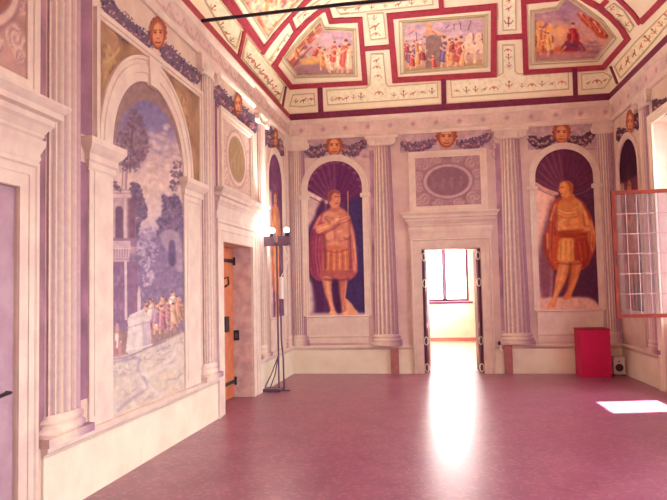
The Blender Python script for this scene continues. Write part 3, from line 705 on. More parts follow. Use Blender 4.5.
    for pts, w_, a_ in (([(160, 340), (156, 440), (150, 470)], 10, .6), ([(165, 462), (230, 476), (310, 466)], 10, .6), ([(100, 480), (104, 570), (140, 640)], 14, .5), ([(300, 480), (318, 560), (300, 640)], 12, .5), ([(288, 340), (294, 400), (300, 430)], 7, .6), ([(226, 612), (222, 660), (206, 720)], 12, .6), ([(160, 612), (230, 622), (290, 612)], 10, .5), ([(178, 456), (240, 458)], 6, .5), ([(140, 330), (136, 440), (128, 560)], 7, .5)):
        c.line(pts, w_, (120, 44, 52), a_, 4)
    for pts, w_ in (([(150, 325), (128, 400)], 9), ([(112, 470), (114, 540)], 9), ([(270, 310), (300, 370), (314, 420)], 11), ([(170, 420), (200, 444)], 9), ([(330, 400), (344, 470)], 8), ([(190, 400), (214, 398)], 10), ([(236, 396), (258, 394)], 10)): c.line(pts, w_, (248, 196, 134), .6, 3)
    # head turned in profile
    c.poly([(190, 268), (232, 262), (250, 292), (220, 306), (188, 296)], (212, 126, 76), .4)
    c.poly([(172, 238), (176, 218), (196, 206), (222, 208), (238, 226), (238, 252), (226, 276), (202, 286), (184, 280), (176, 262), (168, 254)], (232, 158, 92), .4)
    c.poly([(200, 206), (224, 208), (240, 228), (238, 262), (226, 270), (222, 240), (212, 222)], (190, 98, 62), .7)
    c.line([(178, 238), (192, 236)], 4, (140, 62, 50), .9); c.line([(176, 268), (188, 268)], 4, (156, 66, 54), .9); c.line([(174, 240), (168, 254), (176, 257)], 3, (188, 104, 66), .9); c.blob(196, 224, 14, 10, (246, 190, 122), .7); c.blob(222, 250, 5, 9, (178, 88, 60), .8)
    c.tone(.9, (240, 160, 134), .12, con=1.12).mottle(.025, 1.2)
    c.T = (0, 0, 1); c.clip(arch_outline('B', cx, r+.01, zs, 1.05))
    c.mesh('painted_figure', on('B', .006), t)['label'] = 'painted bald man in golden tunic and red cloak, head in profile'
    arch_frame(t, 'B', cx, r, .11, zs, 1.1)
    bm = bmesh.new(); slabs(bm, 'B', cx-r-.03, cx+r+.03, [(.02, .56), (.02, .66), (.035, .68), (.03, .7), (.03, 1.07), (.045, 1.09), (.02, 1.105)]); link('plinth', bm, M['stone'], t)
    for s in (-1, 1):
        bm = bmesh.new(); slabs(bm, 'B', cx+s*(r+.056)-.053, cx+s*(r+.056)+.053, [(.032, 3.22), (.04, 3.24), (.04, 3.28), (.032, 3.3)]); link('impost', bm, M['stone'], t)
niche_right()
# --- side niches, seen very obliquely, painted in wall metres
def side_niche(wall, cx, label, cols, plabel, flip=1):
    r, zs = .47, 3.42
    t = thing('niche_fresco', label, 'fresco', W(wall, cx, .56, 0))
    c = Canvas(cx-.5, 1.05, cx+.5, 3.93, .022, cols['bg'], up=True)
    c.T = (cx, 0, 1)
    X = lambda p: [(a*flip, b) for a, b in p]
    c.poly(X([(-.5, 1), (-.28, 1), (-.26, 3.2), (-.5, 3.3)]), cols['pale'], .02, sp=False)
    c.poly([(-.5, 3.25), (.5, 3.25), (.5, 4), (-.5, 4)], cols['shell'], .02, sp=False)
    for k in range(11):
        a = PI*(k+.5)/11; c.line([(0, 3.2), (.46*math.cos(a), 3.4+.46*math.sin(a))], .035, cols['ray'], .5, .02)
    # standing draped figure
    c.poly(X([(-.12, 3.02), (-.3, 2.85), (-.34, 2.4), (-.32, 1.75), (-.2, 1.55), (.2, 1.55), (.3, 1.8), (.33, 2.4), (.27, 2.88), (.1, 3.02)]), cols['cloak'], .01)
    c.poly(X([(-.14, 2.95), (.16, 2.95), (.2, 2.4), (.16, 1.85), (-.18, 1.85), (-.2, 2.4)]), cols['tunic'], .02)
    for k in range(7): c.line(X([(-.15+.05*k, 2.3), (-.17+.055*k, 1.86)]), .018, cols['lit'], .7, .008)
    c.line(X([(-.27, 2.75), (-.1, 2.5), (.1, 2.62)]), .09, cols['skin'], .95, .01); c.line(X([(.25, 2.8), (.27, 2.4), (.12, 2.25)]), .08, cols['skin'], .9, .01)
    for s in (-1, 1): c.poly(X([(s*.04, 1.85), (s*.17, 1.85), (s*.14, 1.5), (s*.11, 1.18), (s*.17, 1.12), (s*.02, 1.12), (s*.05, 1.4)]), cols['skin'], .01)
    c.blob(0, 3.12, .1, .14, cols['skin'], 1, .15); c.poly([(-.11, 3.12), (-.09, 3.24), (0, 3.29), (.09, 3.24), (.11, 3.12), (.06, 3.2), (-.06, 3.2)], cols['hair'], .01)
    for s in (-1, 1): c.blob(s*.04, 3.14, .02, .01, cols['hair'], .9)
    c.line([(-.03, 3.05), (.03, 3.05)], .015, cols['hair'], .9)
    c.mottle(.05, .04); c.T = (0, 0, 1); c.clip([(cx-r-.01, 1)]+arc(cx, zs, r+.01, 30, PI, 0)+[(cx+r+.01, 1)])
    c.mesh('painted_figure', metric(wall, .006), t)['label'] = plabel
    arch_frame(t, wall, cx, r, .11, zs, 1.1)
    bm = bmesh.new(); slabs(bm, wall, cx-r-.03, cx+r+.03, [(.02, .56), (.03, .7), (.03, 1.07), (.045, 1.09), (.02, 1.105)]); link('plinth', bm, M['stone'], t)
side_niche('L', 10.85, 'narrow frescoed niche with an orange robed figure on the left wall behind the lamp', dict(bg=(126, 84, 128), pale=(214, 184, 190), shell=(118, 70, 118), ray=(150, 100, 134), cloak=(200, 120, 96), tunic=(222, 152, 118), lit=(238, 186, 146), skin=(226, 164, 132), hair=(150, 84, 80)), 'painted figure in an orange cloak')
side_niche('R', 11.2, 'dark frescoed niche with a robed figure on the right wall behind the casement', dict(bg=(104, 58, 84), pale=(190, 144, 140), shell=(62, 26, 58), ray=(84, 42, 72), cloak=(150, 70, 66), tunic=(184, 104, 84), lit=(206, 132, 102), skin=(206, 130, 100), hair=(96, 44, 50)), 'painted figure in a brown robe', -1)

# --- landscape in the great painted arch
def landscape():
    cx, r, zs = 5.97, .79, 2.82
    t = thing('landscape_mural', 'large painted landscape under a blue sky inside the arch on the left wall', 'mural', W('L', cx, .55, 0))
    c = Canvas(108, 80, 190, 424, .55, (160, 118, 122))
    # sky
    sky = [(113, 160), (119, 128), (126, 112), (140, 101), (154, 103), (168, 118), (177, 142), (184, 180), (186, 270), (112, 270)]
    c.grad([(95, (122, 108, 178)), (128, (134, 118, 184)), (150, (196, 160, 178)), (185, (222, 186, 178)), (215, (216, 184, 190)), (245, (176, 150, 190)), (270, (150, 124, 176))], sky)
    c.dabs([(146, 130), (176, 128), (182, 178), (150, 180)], 40, [(232, 196, 184), (222, 182, 180), (240, 206, 186)], (5, 2.5), .5, .4)
    c.dabs([(150, 150), (180, 148), (182, 160), (150, 170)], 16, [(228, 176, 160), (150, 130, 186)], (5, 1.6), .5, .5)
    # left tree crown
    c.at(100, 60, .2)
    cr = [(70, 430), (90, 370), (130, 320), (150, 250), (190, 260), (225, 330), (240, 400), (235, 470), (180, 540), (90, 520)]
    c.poly(cr, (150, 112, 136), 3, .55); c.dabs(cr, 520, [(118, 82, 116), (136, 98, 124), (104, 72, 112), (156, 118, 132), (128, 88, 108)], (13, 9), .5, soft=.8)
    c.line([(150, 560), (155, 440), (165, 330)], 8, (110, 72, 96), .8, 2)
    c.at(100, 150, .2)
    c.dabs([(100, 0), (225, 0), (215, 50), (190, 110), (140, 90), (110, 110)], 90, [(118, 84, 124), (140, 104, 134), (106, 74, 118)], (8, 7), .75)
    for x in (110, 126, 132): c.line([(x+10, 60), (x+3, 130), (x, 200)], 4, (120, 84, 116), .8)
    # right trees
    c.dabs([(360, 70), (405, 50), (415, 120), (390, 190), (355, 200)], 70, [(122, 88, 124), (144, 108, 138), (110, 80, 126)], (8, 9), .75)
    rt = [(310, 215), (345, 240), (375, 225), (415, 300), (418, 520), (300, 520), (285, 420), (300, 390), (285, 350), (312, 320)]
    c.poly(rt, (118, 92, 140), 2, .7); c.dabs(rt, 520, [(108, 84, 136), (122, 96, 146), (98, 74, 126), (134, 108, 150)], (11, 10), .8)
    # tower
    c.poly([(52, 195), (172, 195), (180, 520), (52, 520)], (186, 146, 164), 0, sp=False)
    c.poly([(140, 240), (182, 240), (182, 480), (140, 480)], (128, 84, 118), 1, sp=False)
    c.poly([(58, 205), (170, 205), (160, 238), (66, 238)], (208, 172, 178), 0, sp=False); c.line([(58, 216), (170, 216)], 4, (150, 108, 136), .7)
    c.poly([(76, 455), (76, 300), (86, 280), (106, 280), (116, 300), (116, 455)], (118, 80, 126), .3, sp=False)
    c.line([(126, 240), (128, 480)], 12, (212, 178, 184), 1); c.line([(62, 240), (62, 480)], 12, (208, 172, 182), 1)
    c.dabs([(150, 170), (200, 180), (215, 240), (235, 320), (195, 380), (185, 520), (182, 300), (160, 240)], 260, [(110, 84, 128), (124, 96, 140), (100, 76, 122)], (10, 9), .75)
    c.dabs([(70, 160), (95, 170), (110, 210), (75, 195)], 30, [(112, 84, 122)], (7, 5), .8)
    c.poly([(180, 440), (420, 420), (420, 900), (40, 900), (40, 520), (180, 520)], (138, 110, 160), 2, sp=False)
    # middle distance
    c.at(100, 240, .2)
    c.dabs([(185, -30), (310, -60), (415, 0), (415, 330), (185, 330)], 420, [(138, 112, 172), (122, 96, 158), (152, 126, 182), (112, 88, 150), (168, 142, 190)], (16, 10), .5, soft=.9)
    c.dabs([(190, -20), (280, -40), (280, 110), (200, 120)], 60, [(190, 168, 208), (206, 182, 206), (168, 146, 196)], (14, 7), .6)
    c.dabs([(215, 150), (265, 150), (255, 230), (220, 230)], 30, [(206, 178, 206), (190, 162, 200)], (10, 10), .7)
    c.poly([(300, -20), (330, -50), (385, -40), (412, 40), (412, 150), (385, 150), (380, 60), (360, 30), (330, 40)], (176, 146, 178), .8, .8)
    c.poly([(345, 20), (360, 0), (375, 20), (375, 120), (345, 120)], (98, 76, 134), .6, .9)
    c.poly([(50, -10), (182, -10), (182, 30), (50, 30)], (150, 106, 146), .5, sp=False)
    c.poly([(62, 5), (152, 5), (146, 108), (66, 108)], (204, 168, 186), .2, sp=False)
    for x in range(72, 146, 13): c.line([(x, 48), (x, 86)], 5, (150, 110, 150), .8)
    c.line([(60, 42), (152, 42)], 5, (224, 196, 204), .9); c.line([(62, 96), (150, 96)], 5, (160, 118, 156), .8)
    c.poly([(48, 110), (186, 110), (186, 420), (48, 420)], (140, 96, 144), .5, sp=False)
    c.line([(128, 110), (130, 395)], 13, (214, 186, 200), 1); c.dabs([(60, 150), (115, 150), (110, 380), (60, 400)], 40, [(162, 120, 160), (124, 84, 136)], (9, 24), .5, 0)
    # obelisk
    c.poly([(189, 245), (195, 228), (201, 245), (205, 360), (186, 360)], (218, 190, 192), .2, sp=False)
    # crowd
    crowd = [(225, 300), (300, 290), (412, 320), (415, 460), (380, 480), (300, 520), (250, 480)]
    c.dabs(crowd, 70, [(170, 124, 160), (206, 150, 158), (188, 132, 160)], (8, 16), .5, 0, soft=1)
    c.at(0, 0, 1); figures(c, [(146+((k*5.3) % 37), 320+(k*7 % 5)*3-((k*5.3) % 37)*.2, 21+(k % 3)*3, (k % 5)-2) for k in range(20)], [(214, 132, 132), (230, 168, 142), (196, 118, 146), (240, 220, 210), (176, 124, 168), (226, 150, 128)]); c.at(100, 240, .2)
    # pedestal
    c.poly([(138, 395), (150, 375), (215, 345), (258, 392), (250, 405), (258, 545), (150, 572), (130, 560), (140, 440)], (222, 204, 206), .3, sp=False)
    c.poly([(212, 405), (250, 405), (258, 540), (215, 552)], (196, 172, 190), .4, sp=False); c.line([(132, 440), (215, 418), (258, 406)], 5, (176, 150, 176), .8); c.line([(132, 548), (215, 535), (262, 520)], 5, (240, 228, 222), .9)
    # ground
    c.at(100, 320, .2)
    c.poly([(40, 190), (140, 172), (230, 145), (330, 100), (430, 55), (430, 380), (40, 520)], (214, 196, 186), 1, sp=False)
    c.dabs([(50, 220), (180, 190), (420, 80), (420, 350), (60, 480)], 90, [(218, 200, 186), (198, 178, 184), (228, 210, 192), (190, 168, 180), (214, 194, 176)], (34, 16), .45, -.5, soft=1)
    c.dabs([(280, 270), (410, 250), (410, 340), (260, 380)], 30, [(228, 202, 168), (222, 192, 168)], (20, 10), .6); c.dabs([(60, 250), (180, 260), (120, 400), (60, 420)], 24, [(218, 192, 172), (206, 178, 170)], (18, 10), .6); c.dabs([(140, 360), (230, 340), (220, 410), (110, 440)], 16, [(226, 200, 166)], (16, 8), .6)
    c.line([(60, 215), (190, 190), (190, 250), (240, 330), (150, 400), (90, 450)], 16, (158, 132, 174), .6, 4); c.line([(190, 270), (250, 270), (330, 230), (370, 170)], 16, (228, 214, 208), .7, 4); c.line([(230, 280), (260, 350), (300, 380)], 14, (226, 212, 206), .7, 4)
    c.line([(60, 195), (110, 190), (160, 175), (240, 140), (330, 105)], 8, (138, 108, 162), .7, 2)
    for k in range(26):
        x, y = rng.uniform(60, 410), rng.uniform(120, 430)
        if y > 215-(x-60)*.3: c.line([(x-rng.uniform(8, 24), y+rng.uniform(2, 14)), (x, y), (x+rng.uniform(8, 26), y-rng.uniform(0, 14))], rng.uniform(4, 9), [(160, 136, 166), (232, 216, 200), (172, 146, 150), (226, 200, 160)][k % 4], .6, 3)
    c.dabs([(60, 225), (120, 205), (300, 140), (400, 90), (410, 130), (250, 200), (80, 300)], 60, [(170, 144, 160), (158, 134, 158), (206, 184, 172)], (9, 5), .5)
    # figures at the lower left
    for x, y, col in ((86, 60, (214, 150, 136)), (84, 100, (238, 224, 214)), (100, 150, (206, 134, 136)), (74, 140, (184, 116, 140))): c.line([(x, y-26), (x-2, y+34)], 18, col, .9, 2)
    c.blob(86, 22, 7, 9, (226, 172, 150), .9); c.blob(104, 110, 7, 9, (222, 168, 150), .9)
    c.tone(.7, (215, 190, 182), .08, con=1.04, mid=165).mottle(.025, 1.5)
    c.T = (0, 0, 1); c.clip(arch_outline('L', cx, r+.01, zs, .535))
    c.mesh('painted_scene', on('L', .005), t)['label'] = 'painted trees, tower, crowd and pedestal under a blue and pink sky'
    # archivolt, keystone, piers, frame
    bm = bmesh.new(); sweep(bm, 'L', arc(cx, zs, r, 36, PI, 0), [(0, -.004), (0, .02), (.08, .02), (.085, .03), (.16, .03), (.165, .02), (.2, .02), (.21, .035), (.24, .035), (.24, -.004)]); link('arch_moulding', bm, M['stone'], t)
    bm = bmesh.new()
    quads(bm, [[W('L', cx-.09, 3.58, d), W('L', cx+.09, 3.58, d), W('L', cx+.13, 3.86, d), W('L', cx-.13, 3.86, d)] for d in (-.004, .05)], close=True, caps=True); link('keystone', bm, M['stone'], t)
    for a, b in ((4.8, 5.18), (6.76, 7.22)):
        bm = bmesh.new(); wbox(bm, 'L', a, b, .52, 2.62, -.004, .018); wbox(bm, 'L', a+.07, b-.07, .6, 2.56, .017, .024); p = link('pier', bm, M['stone'], t)
        bm = bmesh.new(); slabs(bm, 'L', a, b, [(.02, 2.56), (.03, 2.58), (.03, 2.62), (.045, 2.64), (.045, 2.69), (.075, 2.72), (.1, 2.76), (.1, 2.81), (.02, 2.825)]); link('pier_capital', bm, M['stone'], p)
    bm = bmesh.new(); sweep(bm, 'L', [(4.97, 2.83), (4.97, 3.86), (7.26, 3.86), (7.26, 2.83)], [(0, -.004), (0, .02), (.03, .02), (.035, .035), (.08, .035), (.08, -.004)]); link('square_frame', bm, M['stone'], t)
    # spandrels
    for nm, sg in (('left', -1), ('right', 1)):
        c = Canvas(4.97, 2.82, 7.26, 3.86, .02, (170, 132, 110), up=True).mottle(.06, .06)
        e0, e1 = (4.97, cx) if sg < 0 else (cx, 7.26)
        fx0 = cx+sg*.85
        for k in range(26):
            a = rng.uniform(0, 2*PI); x = fx0+rng.normal(0, .06); y = 3.5+rng.normal(0, .13)
            c.line([(x, y), (x+.09*math.cos(a), y+.09*math.sin(a)), (x+.13*math.cos(a+.7), y+.13*math.sin(a+.7))], .022, (204, 172, 126) if k % 2 else (136, 100, 92), .7)
        c.blob(fx0-.02*sg, 3.67, .04, .05, (206, 172, 128), .9); c.line([(fx0, 3.6), (fx0+.03*sg, 3.4), (fx0+.06*sg, 3.2)], .07, (196, 162, 120), .8, .01); c.line([(fx0, 3.55), (fx0-.15*sg, 3.68), (fx0-.2*sg, 3.74)], .03, (204, 172, 128), .85)
        mk = ((c.X > e0) & (c.X < e1) & (np.hypot(c.X-cx, c.Y-zs) > r+.22)); c.clipm &= mk
        c.mesh('spandrel', metric('L', .004), t)['label'] = 'olive brown spandrel with a pale reclining figure'
landscape()

# --- garlands with painted masks
LEAF = [(98, 76, 112), (120, 96, 132), (82, 60, 96), (140, 114, 142), (112, 96, 114), (130, 112, 128)]
FRUIT = [(196, 124, 136), (216, 152, 150), (180, 104, 122), (206, 164, 140)]
def mask(c, x, y, w, h, warm=0):
    c.at(0, 0, 1); A = np.array
    for k in range(12):
        a = PI*.9+PI*1.2*k/11; c.blob(x+w*1.0*math.cos(a), y+h*.92*math.sin(a), w*.3, h*.2, [(170, 92, 74), (150, 74, 74), (192, 116, 86)][k % 3], .95, .4)
    c.blob(x, y, w*1.0, h*1.02, (164-warm, 88-warm, 78), 1, .12)
    c.blob(x, y+h*.08, w*.84, h*.86, (224, 150, 104), 1, .25)
    c.blob(x-w*.1, y-h*.3, w*.55, h*.3, (232, 172, 134), .8); c.blob(x-w*.38, y+h*.25, w*.3, h*.25, (226, 156, 124), .8); c.blob(x+w*.38, y+h*.25, w*.28, h*.25, (216, 142, 116), .8)
    for s in (-1, 1):
        c.blob(x+s*w*.36, y-h*.04, w*.22, h*.1, (120, 58, 66), .95); c.line([(x+s*w*.15, y-h*.18), (x+s*w*.6, y-h*.16)], h*.08, (140, 70, 70), .8)
    c.line([(x, y-h*.1), (x+w*.04, y+h*.3)], w*.16, (236, 178, 140), .8); c.line([(x-w*.14, y+h*.34), (x+w*.16, y+h*.34)], h*.07, (156, 82, 78), .8)
    c.line([(x-w*.3, y+h*.58), (x, y+h*.62), (x+w*.3, y+h*.58)], h*.1, (140, 58, 66), .9)
    for k in range(9):
        a = PI+PI*k/8; c.blob(x+w*.82*math.cos(a), y+h*.82*math.sin(a), w*.25, h*.18, (172, 96, 82), .8)
def garland(wall, x0, y0, x1, y1, paths, mk, label, leaf=LEAF, fruit=FRUIT, step=.4, width=9, ribbons=(), loc=None, mlab='orange painted grotesque face', field=None):
    t = thing('garland_fresco', label, 'fresco', loc or hit(wall, (x0+x1)/2, y1, 0))
    if field:
        f = Canvas(x0, y0, x1, y1, step*1.5); f.poly(field, (196, 164, 174), 0, sp=False)
        f.dabs(field, 60, [(180, 146, 162), (208, 178, 184), (190, 156, 168)], (6, 2.4), .5, sp=False).mottle(.04, 1.5).clip(field).mesh('painted_ground', on(wall, .003), t)
    c = Canvas(x0, y0, x1, y1, step)
    for rb in ribbons: c.line(rb, 1.6, (206, 176, 182), .9); c.line([(a+.8, b+.5) for a, b in rb], .8, (150, 108, 138), .8)
    for pth in paths:
        q = spline(pth, False, 8); n = len(q)
        for i, (px, py) in enumerate(q):
            w = width*.62*(.6+.55*math.sin(PI*i/(n-1)))
            c.dab(px, py, w*.95, w*.8, np.array(leaf[0])*.5+np.array(leaf[-1])*.5, .9, 0, .4)
            for k in range(16):
                a = rng.uniform(0, 2*PI); rr = w*math.sqrt(rng.uniform(0, 1))
                c.dab(px+rr*math.cos(a), py+rr*math.sin(a), 1.8, .9, leaf[rng.integers(len(leaf))], .95, rng.uniform(0, PI), .5)
        for i, (px, py) in enumerate(q[::3]):
            for k in range(2+int(width > 12)): c.dab(px+rng.normal(0, width*.16), py+rng.normal(0, width*.16), 1.5, 1.4, fruit[rng.integers(len(fruit))], .9, 0, .6)
    c.mesh('leaf_swag', on(wall, .005), t)
    if mk:
        m = Canvas(mk[0]-mk[2]*1.4, mk[1]-mk[3]*1.3, mk[0]+mk[2]*1.4, mk[1]+mk[3]*1.3, step*.8); mask(m, *mk)
        m.mesh('mask', on(wall, .009), t)['label'] = mlab
    return t
garland('B', 303, 136, 369, 158, [[(306, 147), (312, 152), (320, 151), (327, 147)], [(341, 147), (349, 151), (357, 149), (364, 143)]], (334.3, 145.5, 7.5, 10.5), 'painted garland with an orange mask above the niche of the man with the staff', ribbons=([(367, 141), (371, 149), (368, 156), (371, 164), (370, 172)], [(304, 141), (307, 150), (303, 158)], [(308, 166), (304, 172), (306, 178), (303, 186)], [(364, 164), (368, 172), (365, 178), (369, 186)]), field=[(304, 138), (371, 134.5), (371, 190), (368, 180), (362, 167), (352, 158), (339, 154), (326, 157), (315, 164), (307, 175), (303, 190)])
garland('B', 400, 124, 497, 168, [[(404, 144), (412, 148), (422, 147), (433, 142)], [(459, 143), (469, 145), (479, 142), (489, 136)]], (446.5, 136.5, 9, 11), 'painted garland with a flushed mask above the doorway cartouche', ribbons=([(490, 138), (496, 146), (491, 153), (497, 162)],), leaf=[(112, 88, 124), (130, 106, 140), (96, 72, 112), (142, 112, 140)], field=[(398, 132), (494, 127), (494, 150), (398, 153)])
garland('B', 526, 118, 602, 150, [[(531, 139), (538, 143), (547, 142), (553, 138)], [(569, 139), (577, 142), (585, 140), (592, 134)]], (561.5, 132.5, 8, 11), 'painted garland with a reddish mask above the niche of the bald man', leaf=[(92, 58, 88), (112, 78, 104), (76, 46, 76), (104, 88, 100)], ribbons=([(595, 133), (600, 142), (596, 150), (600, 157)], [(530, 148), (527, 156), (531, 164), (527, 172)], [(592, 148), (597, 160), (594, 168), (598, 176)]), field=[(528, 127.5), (600, 123), (600, 182), (597, 168), (590, 155), (578, 147), (564, 144), (548, 148), (537, 158), (530, 172), (527, 182)])
garland('L', 100, -14, 206, 92, [[(106, -2), (114, 15), (127, 29), (143, 40), (150, 40)], [(165, 48), (174, 62), (186, 73), (196, 78)]], (158, 33, 7.5, 16), 'painted fruit garland with an orange mask above the landscape arch', width=17, ribbons=([(92, -4), (94, 10), (91, 24), (93, 38)],))
garland('L', 212, 78, 260, 140, [[(217, 90), (222, 99), (230, 107), (234, 109)], [(241, 111), (246, 118), (251, 125), (254, 127)]], (238, 104, 3.6, 12), 'painted garland with an orange mask above the cartouche over the orange door', width=13, step=.36)
garland('L', 263, 118, 286, 156, [[(266, 128), (269, 138), (272, 143)], [(279, 143), (281, 149), (283, 151)]], (275.6, 139, 2.2, 11), 'painted garland with an orange mask in the far left corner above the narrow niche', width=11, step=.3)
garland('R', 616, 92, 646, 142, [[(621, 132), (623, 138), (625, 136)], [(636, 124), (639, 120), (642, 114)]], (630, 122, 3.6, 12), 'painted garland with a dark red mask above the niche on the right wall', leaf=[(92, 58, 84), (108, 72, 96), (74, 44, 70)], width=12, step=.3, mlab='dark red painted grotesque face')
garland('R', 652, 84, 690, 116, [[(655, 104), (660, 109), (668, 106), (680, 94)]], None, 'dark painted garland at the right edge above the window frame', leaf=[(100, 70, 92), (84, 56, 80), (118, 88, 104)], width=14, step=.4)

# --- cartouches over the doors
def cartouche(wall, u0, u1, v0, v1, label, dark, light, oval, rx, rz, figs=9, ground=(176, 138, 150), loc=None, cy=None, seed=0):
    t = thing('cartouche_fresco', label, 'fresco', W(wall, (u0+u1)/2, v0, 0))
    c = Canvas(u0, v0, u1, v1, .018, ground, up=True).mottle(.05, .05)
    cx, cz = (u0+u1)/2, (v0+v1)/2 if cy is None else cy; hw, hh = (u1-u0)/2, (v1-v0)/2
    for sx in (-1, 1):
        for sz in (-1, 1):
            for (ox, oz, rr) in ((.72, .66, .16), (.86, .2, .12), (.3, .84, .12), (.82, .86, .09)):
                px, pz = cx+sx*ox*hw, cz+sz*oz*hh; pts = []
                for k in range(14):
                    a = k/13*3.2*PI; q = rr*hw*1.25*(1-k/15); pts.append((px+sx*q*math.cos(a), pz+sz*q*math.sin(a)))
                c.line(pts, .05, light, .9, .006); c.line([(a+.012, b-.014) for a, b in pts], .014, dark, .7)
    c.blob(cx, cz, rx*1.3, rz*1.35, dark, .6, .1); c.blob(cx, cz, rx*1.22, rz*1.25, light, 1, .05); c.blob(cx, cz, rx*1.06, rz*1.07, dark, .8, .05); c.blob(cx, cz, rx, rz, oval, 1, .06)
    for k in range(figs):
        x = cx+(k/(figs-1)-.5)*rx*1.35; z = cz-rz*.2+rng.normal(0, rz*.12); hgt = rz*rng.uniform(.5, .9)
        col = np.array(oval)*.6+np.array(light)*.4
        c.blob(x, z, rx*.2, hgt*.7, col, .6, .9, rot=rng.normal(0, .4)); c.blob(x+rng.normal(0, .02), z+hgt*.62, rx*.07, rz*.12, col*1.04, .8, .7); c.blob(x+rx*.1, z-hgt*.1, rx*.08, hgt*.5, np.array(dark)*.9, .45, .9)
    c.mesh('painted_scrollwork', metric(wall, .004), t)
    bm = bmesh.new(); sweep(bm, wall, [(u0, v0), (u0, v1), (u1, v1), (u1, v0)], [(-.02, -.004), (-.02, .02), (.03, .025), (.035, .035), (.1, .035), (.1, -.004)], True); link('square_frame', bm, M['stone'], t)
    return t
cartouche('B', -.42, .78, 3.0, 3.93, 'grey mauve painted panel with an oval medallion over the open back doorway', (136, 96, 124), (204, 170, 176), (148, 110, 128), .36, .25, 4)
cartouche('L', 8.08, 9.36, 2.93, 3.86, 'pale painted panel with an olive oval medallion over the orange door', (170, 134, 140), (232, 208, 196), (176, 148, 116), .36, .3, 4, ground=(214, 184, 178))
cartouche('L', 3.04, 4.02, 3.02, 4.1, 'painted panel with scrolls and brown oval over the corner door, cut by the picture edge', (140, 96, 112), (222, 190, 180), (160, 104, 92), .33, .32, 4, ground=(196, 154, 150), cy=3.66)

#==================================================================== CEILING DECORATION
V0 = vault
def band(name, A, B, m, h=.022, n=None, parent=None, closed=False, kind='structure'):
    """raised flat band between two traced edges, laid on the vault"""
    def resample(P, k):
        P = np.asarray(P, float); seg = np.hypot(*(P[1:]-P[:-1]).T); out = []
        for a, b in zip(P, P[1:]): out += [a+(b-a)*i/k for i in range(k)]
        return out+[P[-1]]
    k = n or 5
    A, B = resample(A, k), resample(B, k); bm = bmesh.new(); lo, hi = V0(-.004), V0(h)
    quads(bm, [[lo(*a), hi(*a), hi(*(a*.66+b*.34)), hi(*(a*.34+b*.66)), hi(*b), lo(*b)] for a, b in zip(A, B)], close=False, caps=False)
    o = link(name, bm, m, parent)
    if parent is None: o['kind'] = kind
    return o
def ribbon(pts, w, sp=False, closed=False):   # offset both sides of a traced line
    p = spline(pts, closed, 5) if sp else np.asarray(pts, float); n = len(p); A, B = [], []
    for i in range(n):
        a = p[i-1] if (i or closed) else p[i]; b = p[(i+1) % n] if (i < n-1 or closed) else p[i]
        t1 = p[i]-a; t2 = b-p[i]
        t1 = t1/(np.hypot(*t1) or 1) if np.hypot(*t1) else t2/np.hypot(*t2); t2 = t2/np.hypot(*t2) if np.hypot(*t2) else t1
        n1 = np.array((-t1[1], t1[0])); n2 = np.array((-t2[1], t2[0])); m = n1+n2; m /= (np.hypot(*m) or 1); k = 1/max(.4, m@n1)
        A.append(p[i]+m*w/2*k); B.append(p[i]-m*w/2*k)
    if closed: A.append(A[0]); B.append(B[0])
    return A, B
tn = 40
def rb(pts, w, m='porphyry', sp=False):
    global tn
    band(f'trim_{tn}', *ribbon(pts, w, sp), M[m]); tn += 1
# red band at the foot of the vault, all round
for nm, pts in (('L', [(-L, YF), (-L, D)]), ('B', [(-L, D), (R, D)]), ('R', [(R+(D-YF)*TR, YF), (R, D)])):
    bm = bmesh.new()
    n_in = {'L': Vector((1, 0, 0)), 'B': Vector((0, -1, 0)), 'R': Vector((-CRA, -SRA, 0))}[nm]
    quads(bm, [[Vector((*p, z))+n_in*d for d, z in ((-.005, 4.753), (.03, 4.753), (.04, 4.88), (-.005, 4.88))] for p in pts], close=True, caps=True)
    struct(f'trim_{tn}', bm, M['porphyry'] if nm == 'L' else M['purple']); tn += 1
rb([(200, -31), (224, -1), (264, 50.5)], 6)                     # second band along the left
rb([(262, 54), (268, 45), (275, 36), (284, 25), (296, 11.5), (312, -3)], 2.6, sp=True)     # left arched ribs
rb([(290, 20), (295, 31)], 4)
rb([(244, 31), (237.5, 60)], 2.6); rb([(285.5, 86), (282, 107)], 1.2, 'purple')
rb([(320, 87), (321, 113)], 5, 'purple'); rb([(443.5, 79), (444, 106)], 5, 'purple'); rb([(574.5, 68), (575.5, 97)], 4.6, 'purple')
rb([(365, 48.5), (390, 46.5)], 4.4); rb([(496, 37.5), (522, 36)], 5); rb([(440.5, -4), (441.5, 9)], 5)
rb([(611, 66), (618, 84)], 1.6, 'purple')
rb([(641, 24), (633, 12.7), (622.5, 2), (612, -8)], 4, sp=True); rb([(641, 22), (670, -7)], 6); rb([(599.5, 8), (608, -1)], 5)
def red_frame(outer_line, w, parent, m='porphyry', sp=None):
    band('red_border', *ribbon(outer_line, w, closed=True), M[m], parent=parent)
def cpaint(name, label, poly, border, bw, paint, x0, y0, x1, y1, base, group=None, step=.5, ins=4, plabel=None):
    ctr = np.mean(border, 0); t = thing('ceiling_painting', label, 'ceiling painting', V0(0)(*ctr), group)
    c = Canvas(x0, y0, x1, y1, step, base); paint(c); c.tone(.8, gain=1.14, con=1.12, mid=160).mottle(.03, 1); c.T = (0, 0, 1); c.clip(poly)
    o = c.mesh('painted_scene', V0(.008), t)
    if plabel: o['label'] = plabel
    red_frame(border, bw, t)
    p = np.asarray(poly, float)
    band('stucco_frame', *ribbon(p, 1.6, closed=True), M['gilt_line'], h=.03, parent=t); q = np.mean(p, 0); band('outer_moulding', *ribbon(q+(p-q)*1.085, 1.0, closed=True), M['gilt_line'], h=.02, parent=t)
    return t
